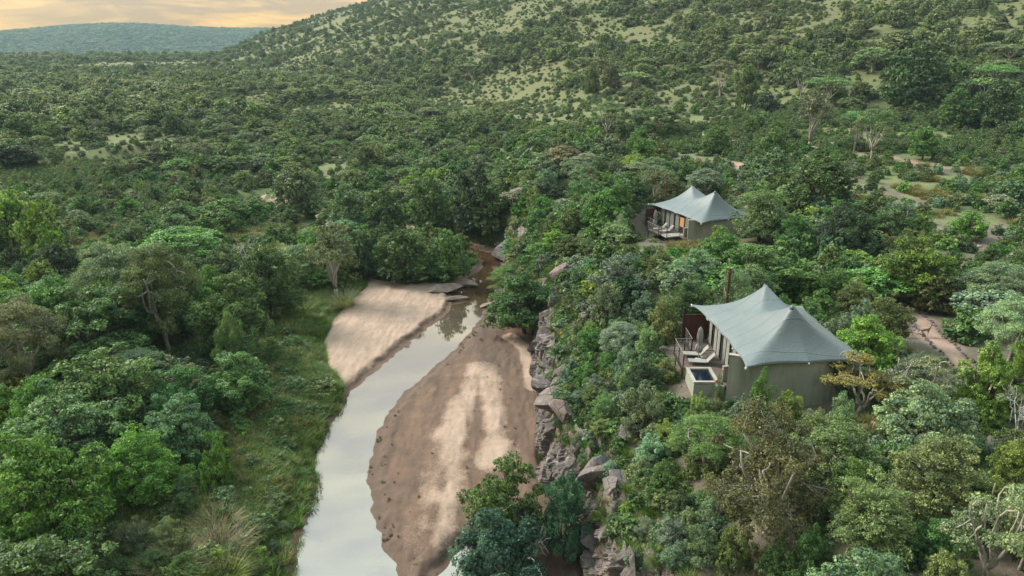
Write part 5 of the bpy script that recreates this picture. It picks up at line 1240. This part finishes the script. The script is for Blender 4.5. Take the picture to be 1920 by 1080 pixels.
def joined(pr, name):
    """crown and wood of one plant as one mesh"""
    c, w_ = pr['crown'], pr['wood']; V, F4, F3, fm, va = [], [], [], [], []; off = 0
    for mi, me in enumerate((c, w_)):
        nv = len(me.vertices); a = np.empty(nv*3, np.float32); me.vertices.foreach_get('co', a); V.append(a.reshape(-1, 3))
        ls = np.empty(len(me.loops), np.int32); me.loops.foreach_get('vertex_index', ls); st = np.empty(len(me.polygons), np.int32); me.polygons.foreach_get('loop_start', st)
        tot = np.diff(np.r_[st, len(ls)]); q4 = st[tot == 4]; q3 = st[tot == 3]
        F4.append((ls[q4[:, None]+np.arange(4)]+off, mi)); F3.append((ls[q3[:, None]+np.arange(3)]+off, mi)) if len(q3) else None
        if mi == 0:
            vv = np.empty(len(me.polygons), np.float32); me.attributes['var'].data.foreach_get('value', vv); va = vv
        off += nv
    f4 = np.concatenate([f for f, _ in F4]); f3 = np.concatenate([f for f, _ in F3]) if F3 else None
    fm = np.concatenate([np.full(len(f), mi) for f, mi in F4]+[np.full(len(f), mi) for f, mi in F3])
    var = np.r_[va, np.zeros(len(fm)-len(va))]
    return np_mesh(name, np.concatenate(V), f4, f3, [c.materials[0], w_.materials[0]], fm, {'var': ('FACE', 'FLOAT', var)})

kinds, KH, KR = [], [], []
for st, d_, ls in (('leafy', .2, 2.3), ('round', .2, 2.6), ('round', .22, 2.6), ('bush', .24, 2.3), ('bush', .24, 2.3), ('feather', .16, 3.0), ('acacia', .16, 3.0), ('vase', .2, 2.4),
                   ('round', .05, 4.6), ('leafy', .055, 4.0), ('bush', .09, 3.8), ('feather', .05, 4.8), ('acacia', .05, 4.8)):
    pr = make_proto(st, 900+len(kinds), d_, ls, LEAF_I); kinds.append(joined(pr, 'far_'+st)); KH.append(pr['H']); KR.append(pr['R'])
KH, KR = np.array(KH), np.array(KR)
xs, ys, rr = scatter(118000, 22, 1150, 8, 1.5)
D = np.hypot(xs, ys)
keep = rr.random(len(xs)) < np.clip(1.5*(D/1150)**-0.55*0.40, 0, 1)
# more points close by, where each one shows
x2, y2, _ = scatter(14500, 22, 190, 9, 1.5); x3, y3, _ = scatter(34000, 150, 450, 10, 1.5)
xs = np.r_[x2, x3, xs[keep]]; ys = np.r_[y2, y3, ys[keep]]; D = np.hypot(xs, ys)
n = len(xs); hs = np.clip(rr.lognormal(math.log(2.5), .45, n), .9, 8.0); hs = np.where(D > 200, np.clip(hs*.92, 1.2, 7.0), np.where(D > 100, np.minimum(hs*.85, 4.5), hs))
hs *= 1-0.25*sstep(5, 40, hill_h(xs, ys))
INF = frustum(xs, ys, 1.12); small = (D < SHRUB_R) & INF; hs = np.where(small, np.clip(hs*.35, .4, 1.4), hs)
tr_ok = (D < TREE_R) & INF; hs = np.where(tr_ok & ~small, np.minimum(hs, 3.4), hs)
hl = height_limit(xs, ys); hs = np.minimum(hs, hl)
rad = hs*(.50+.25*rr.random(n))
dens_n = fbm(xs/38, ys/38, 95); okc = clear_at(xs, ys)
openr = sstep(110, 200, ys)*(.45+.4*sstep(2, 20, hill_h(xs, ys))+.25*sstep(-20, 40, xs)); gapn = .6*fbm(xs/6, ys/6, 96, 3)+.5*fbm(xs/20, ys/20, 94, 2)
ok = (hs > .35) & ~blocked(xs, ys, .6) & (ys < 1140) & (rr.random(n) > okc*0.93) & (gapn+.35*dens_n > -.66+.25*sstep(95, 130, ys)+.45*openr)
ok &= ~((xs > 27) & (ys > 44) & (ys < 105) & (rr.random(n) < .55))
# thin out overlaps on a coarse grid of occupied cells
order = np.argsort(-hs); order = order[ok[order]]
cell = {}
keepi = []
for p_ in PA: cell.setdefault((int(p_[0]//8), int(p_[1]//8)), []).append((p_[0], p_[1], p_[2]*(.62 if p_[2] > 1.6 else .85)))
for i in order:
    x, y, r_ = xs[i], ys[i], rad[i]; cx, cy_ = int(x//8), int(y//8); bad = False; f = (.56 if hill_h(np.array([x]), np.array([y]))[0] < 3 else .78) if D[i] > 130 else .6
    for a in (-1, 0, 1):
        for b in (-1, 0, 1):
            for (qx, qy, qr) in cell.get((cx+a, cy_+b), ()):
                if (qx-x)**2+(qy-y)**2 < ((qr+r_)*f)**2: bad = True; break
            if bad: break
        if bad: break
    if bad: continue
    cell.setdefault((cx, cy_), []).append((x, y, r_)); keepi.append(i)
k = np.array(keepi); xs, ys, hs, rad, D = xs[k], ys[k], hs[k], rad[k], D[k]; n = len(k)
pick = rr.random(n)
near_k = np.where(hs < 2.0, 3+(pick > .5), np.searchsorted([.2, .40, .60, .72, .82, .90, .95], pick)); near_k = np.clip(near_k, 0, 7)
far_k = 8+np.searchsorted([.36, .62, .82, .92], pick); idx = np.where(D < 260, near_k, far_k)
Z = Hs(xs, ys)-0.08
names = list(WORD); tint = np.empty((n, 3))
for i in range(n):
    c = np.array(PAL[zone_colour(xs[i], ys[i], rr)]); tint[i] = c*(1+rr.normal(0, .10, 3))
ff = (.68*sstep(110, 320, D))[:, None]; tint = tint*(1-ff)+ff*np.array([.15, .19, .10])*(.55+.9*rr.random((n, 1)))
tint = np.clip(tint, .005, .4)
wide = np.where(np.isin(idx, (5, 6, 11, 12)), 1.35, 1.0)
scl = np.stack([rad*wide/KR[idx], rad*wide/KR[idx], hs/KH[idx]], -1)
rot = np.stack([np.zeros(n), np.zeros(n), rr.random(n)*6.28], -1)
x4, y4, r4 = scatter(52000, 100, 620, 14); d4 = np.hypot(x4, y4)
k4 = ~blocked(x4, y4, .5) & ((clear_at(x4, y4) > .1) | (hill_h(x4, y4) > 1) | (r4.random(len(x4)) < .4)) & (fbm(x4/9, y4/9, 99, 3) > -.25)
x4, y4, d4 = x4[k4], y4[k4], d4[k4]; m4 = len(x4); h4 = np.clip(r4.lognormal(math.log(.75), .4, m4), .3, 1.6); i4 = np.where(d4 < 200, 3+(r4.random(m4) > .5), 10)
t4 = np.array([PAL[q] for q in ('olivelt', 'sage', 'olive', 'mid', 'grey')])[r4.integers(0, 5, m4)]*(1+r4.normal(0, .15, (m4, 1)))*1.05; w4 = h4*(.6+.5*r4.random(m4))
xs, ys, hs, idx, tint, Z = np.r_[xs, x4], np.r_[ys, y4], np.r_[hs, h4], np.r_[idx, i4], np.vstack([tint, np.clip(t4, .005, .4)]), np.r_[Z, Hs(x4, y4)-.05]
scl = np.vstack([scl, np.stack([w4/KR[i4], w4/KR[i4], h4/KH[i4]], -1)]); rot = np.vstack([rot, np.stack([0*x4, 0*x4, r4.random(m4)*6.28], -1)]); D = np.r_[D, d4]; n = len(xs)
xb = np.r_[-17-np.abs(r4.normal(0, 5, 2600)), r4.random(2100)*14, 9+r4.random(300)*9]; yb = np.r_[33+r4.random(2600)*60, 33+r4.random(2100)*72, 82+r4.random(300)*17]; dbb = sdf(xb, yb, BED); lf = xb < GORGE_X(yb)
kb = ~blocked(xb, yb, .15, True) & np.where(lf, (dbb < 11) & (r4.random(5000) < .5) & (fbm(xb/2.5, yb/2.5, 101) > -.25), (dbb > 1.6) & ((dbb < 10) | (yb > 80))) & (r4.random(5000) < .85)
xb, yb, dbb, lf = xb[kb], yb[kb], dbb[kb], lf[kb]; mb_ = len(xb); hb = np.clip(r4.lognormal(math.log(.55), .35, mb_), .25, 1.2)*np.where(lf & (dbb < 1.5), .7, 1.0); ib = 3+(r4.random(mb_) > .5); wb = hb*(.6+.6*r4.random(mb_))
pb = np.array([PAL[q] for q in ('olive', 'mid', 'deep', 'sage', 'olivelt', 'bluegrey')]); tb_ = pb[np.where(lf, r4.integers(0, 5, mb_), r4.integers(0, 6, mb_))]*(1+r4.normal(0, .15, (mb_, 1)))
xs, ys, hs, idx, tint, Z = np.r_[xs, xb], np.r_[ys, yb], np.r_[hs, hb], np.r_[idx, ib], np.vstack([tint, np.clip(tb_, .005, .4)]), np.r_[Z, Hs(xb, yb)-.05]
scl = np.vstack([scl, np.stack([wb/KR[ib], wb/KR[ib], hb/KH[ib]], -1)]); rot = np.vstack([rot, np.stack([0*xb, 0*xb, r4.random(mb_)*6.28], -1)]); D = np.r_[D, np.hypot(xb, yb)]; n = len(xs)
m6 = 11000; az = -.66+.58*r4.random(m6); Rr_ = 2250+1120*r4.random(m6)**.8; xq, yq = Rr_*np.sin(az), Rr_*np.cos(az); iq = 8+r4.integers(0, 5, m6); hq = 6+6*r4.random(m6)
xs, ys, hs, idx, Z = np.r_[xs, xq], np.r_[ys, yq], np.r_[hs, hq], np.r_[idx, iq], np.r_[Z, Hs(xq, yq)-.5]; tint = np.vstack([tint, np.array([[.13, .18, .11]])*(.6+.8*r4.random((m6, 1)))])
scl = np.vstack([scl, np.stack([hq*.9/KR[iq], hq*.9/KR[iq], hq/KH[iq]], -1)]); rot = np.vstack([rot, np.stack([0*xq, 0*xq, r4.random(m6)*6.28], -1)]); D = np.r_[D, Rr_]; n = len(xs)
print('wood', n, 'near', (D < 260).sum())
gn_scatter('bushveld_woods', np.stack([xs, ys, Z], -1), kinds, idx, rot, scl, tint, 'mass of green trees and bushes covering the plain and the hill', 'bush')

# ---------------------------------------------------------------- grass
def grass_proto(seed, nb, hgt, spread, wdt, lean):
    r = np.random.default_rng(seed); th = r.random(nb)*6.28; q = spread*np.sqrt(r.random(nb)); b = np.stack([q*np.cos(th), q*np.sin(th), np.zeros(nb)], -1)
    a2 = th+r.normal(0, .6, nb); L = hgt*(.6+.5*r.random(nb)); ln = lean*(.3+r.random(nb))
    d = np.stack([np.cos(a2)*ln, np.sin(a2)*ln, np.ones(nb)], -1); s = np.stack([-np.sin(a2), np.cos(a2), np.zeros(nb)], -1)*wdt
    m1 = b+d*L[:, None]*.55; t = m1+np.stack([np.cos(a2)*ln*1.8, np.sin(a2)*ln*1.8, np.full(nb, .65)], -1)*L[:, None]*.5
    V = np.stack([b-s, b+s, m1+s*.8, m1-s*.8, t], 1).reshape(-1, 3); k_ = np.arange(nb)*5
    F4 = np.stack([k_, k_+1, k_+2, k_+3], -1); F3 = np.stack([k_+3, k_+2, k_+4], -1); v = r.random(nb)
    return np_mesh('tussock', V, F4, F3, [LEAF_I], attrs={'var': ('FACE', 'FLOAT', np.r_[v, v])})
gk = [grass_proto(1, 60, .45, .35, .014, .5), grass_proto(2, 60, .7, .25, .014, .6), grass_proto(3, 90, .3, .5, .016, .6)]
x1, y1, rr = scatter(74000, 22, 125, 21, 1.35); x2 = -17-np.abs(rr.normal(0, 6, 14000)); y2 = 34+rr.random(14000)*62
xs = np.r_[x1, x2]; ys = np.r_[y1, y2]; db = sdf(xs, ys, BED); left = xs < GORGE_X(ys); nzz = fbm(xs/5, ys/5, 97)
okg = ~(blocked(xs, ys, 0.02) & ~((db > -.45) & (ys < 63) & left)) & (left | (nzz > .0) | (db < 6)) & ~((~left) & (xs > 27) & (nzz < .25))
pmx = np.zeros(len(xs), bool); okg &= ~((xs > 24) & (ys > 45) & (ys < 100) & (rr.random(len(xs)) < .75))
xs, ys, db, left, nzz = xs[okg], ys[okg], db[okg], left[okg], nzz[okg]; n = len(xs)
fringe = left & (db < 4.5+2*nzz)
cliffg = (~left) & (db < 6); colr_ = np.where((fringe | cliffg)[:, None], np.array([[.080, .145, .032]]), np.where((nzz > .05)[:, None], np.array([[.13, .135, .055]]), np.array([[.075, .115, .035]])))
colr_ = colr_*(1+rr.normal(0, .16, (n, 1)))*(1+rr.normal(0, .08, (n, 3)))
colr_ = np.clip(np.where((rr.random(n) < .12)[:, None], np.array([[.22, .19, .10]]), colr_), .01, .5)
s_ = (.6+.6*rr.random(n))*np.where(fringe, 1.1, .95)*(1+.3*(np.hypot(xs, ys) > 80))
bx2 = -15+19*rr.random(9000); by2 = 36+48*rr.random(9000); dw2 = WATER_D(bx2, by2); xc_ = np.interp(by2, [34, 44, 54, 62, 69, 77, 85], [-10.7, -12.5, -14, -13, -12, -9, -6.3])
kk = (bx2 > xc_) & (sdf(bx2, by2, BED) < -.1) & (dw2 > .08) & (rr.random(9000) < np.where(dw2 < 1.3, .34, .015)*(fbm(bx2/.8, by2/1.2, 103) > .1)*2) & (fbm(bx2, by2/2, 98) > -.15); m2 = int(kk.sum())
xs = np.r_[xs, bx2[kk]]; ys = np.r_[ys, by2[kk]]; fringe = np.r_[fringe, np.zeros(m2, bool)]; s_ = np.r_[s_, .14+.30*rr.random(m2)**2]; n = len(xs)
colr_ = np.vstack([colr_, np.where(rr.random((m2, 1)) < .4, [[.045, .07, .02]], [[.05, .038, .026]])])
gn_scatter('bank_grass', np.stack([xs, ys, Hs(xs, ys)-.03*s_], -1), gk, np.where(fringe, rr.integers(0, 3, n), rr.integers(0, 2, n)), np.stack([rr.normal(0, .1, n), rr.normal(0, .1, n), rr.random(n)*6.28], -1), np.repeat(s_[:, None], 3, 1), colr_,
           'green and straw-coloured grass on the river banks and between the bushes', 'grass')
# tall reed tufts: each one a thing
def reed(name, x, y, h, n_, spread, col, label):
    me = grass_proto(int(x*10) % 97+5, n_, h, spread, .014, .8); me.materials.clear(); me.materials.append(LEAF)
    o = link(name, me, None, (x, y, float(Hs(x, y))-.05)); o.color = (*col, 1); tag(o, label, 'reed tuft', 'reed tufts on the left bank'); return o
reed('reed_tuft', -18.9, 39.2, 1.5, 900, 1.3, (.165, .165, .095), 'straw-coloured tall reed tuft at the bottom edge left of the water')
reed('reed_tuft', -21.2, 37.5, 1.4, 700, 1.1, (.16, .155, .095), 'shorter straw-coloured reed tuft in the bottom left bank grass')
reed('reed_tuft', -17.6, 36.9, 1.5, 500, .7, (.13, .2, .035), 'fresh green reed tuft at the bottom edge beside the straw ones')
reed('reed_tuft', -19.9, 41.6, 1.3, 600, 1.0, (.16, .17, .085), 'greenish reed tuft behind the straw-coloured ones')
reed('reed_tuft', -21.3, 87.0, 2.3, 700, 1.1, (.16, .19, .11), 'grey-green reed fountain at the corner of the pale beach')
reed('reed_tuft', -22.9, 85.2, 1.6, 400, .8, (.12, .16, .07), 'lower green reed tuft left of the grey-green fountain')
tell_apart()
# ---------------------------------------------------------------- loose stones on the slopes
m = Mat('loose_stone'); at = m.n('ShaderNodeAttribute', attribute_name='tint', attribute_type='INSTANCER'); STONE_I = m.done(m.bsdf(at.outputs['Color'], .9, m.bump(m.noise(m.objc(), 4, 4), .4, .1), .2))
rk2 = []
for me in RK[:4]:
    q = me.copy(); q.materials.clear(); q.materials.append(STONE_I); rk2.append(q)
rx, ry = RUB; n = len(rx); r8 = np.random.default_rng(3); s_ = np.clip(r8.lognormal(math.log(.17), .5, n), .06, .5)
tn = np.where((r8.random(n) < .5)[:, None], np.array([[.25, .17, .145]]), np.array([[.16, .145, .14]]))*(1+r8.normal(0, .18, (n, 1)))
gn_scatter('rubble', np.stack([rx, ry, Hs(rx, ry)], -1), rk2, r8.integers(0, 4, n), r8.random((n, 3))*6.28, np.stack([s_, s_*.8, s_*.7], -1), np.clip(tn, .03, .5), 'loose grey and reddish stones between the shrubs on the right bank', 'rubble')
# ---------------------------------------------------------------- air
b = MB(); b.box((0, 1690, 75), (6600, 4000, 240)); hz = b.build('haze', None); tag(hz, 'thin blue evening haze lying over the far hills', 'haze', kind='stuff')
m = bpy.data.materials.new('air'); m.use_nodes = True; t = m.node_tree; t.nodes.clear(); o_ = t.nodes.new('ShaderNodeOutputMaterial'); v_ = t.nodes.new('ShaderNodeVolumePrincipled')
v_.inputs['Color'].default_value = (.48, .70, .82, 1); v_.inputs['Density'].default_value = .000115; t.links.new(v_.outputs[0], o_.inputs['Volume']); hz.data.materials.append(m)
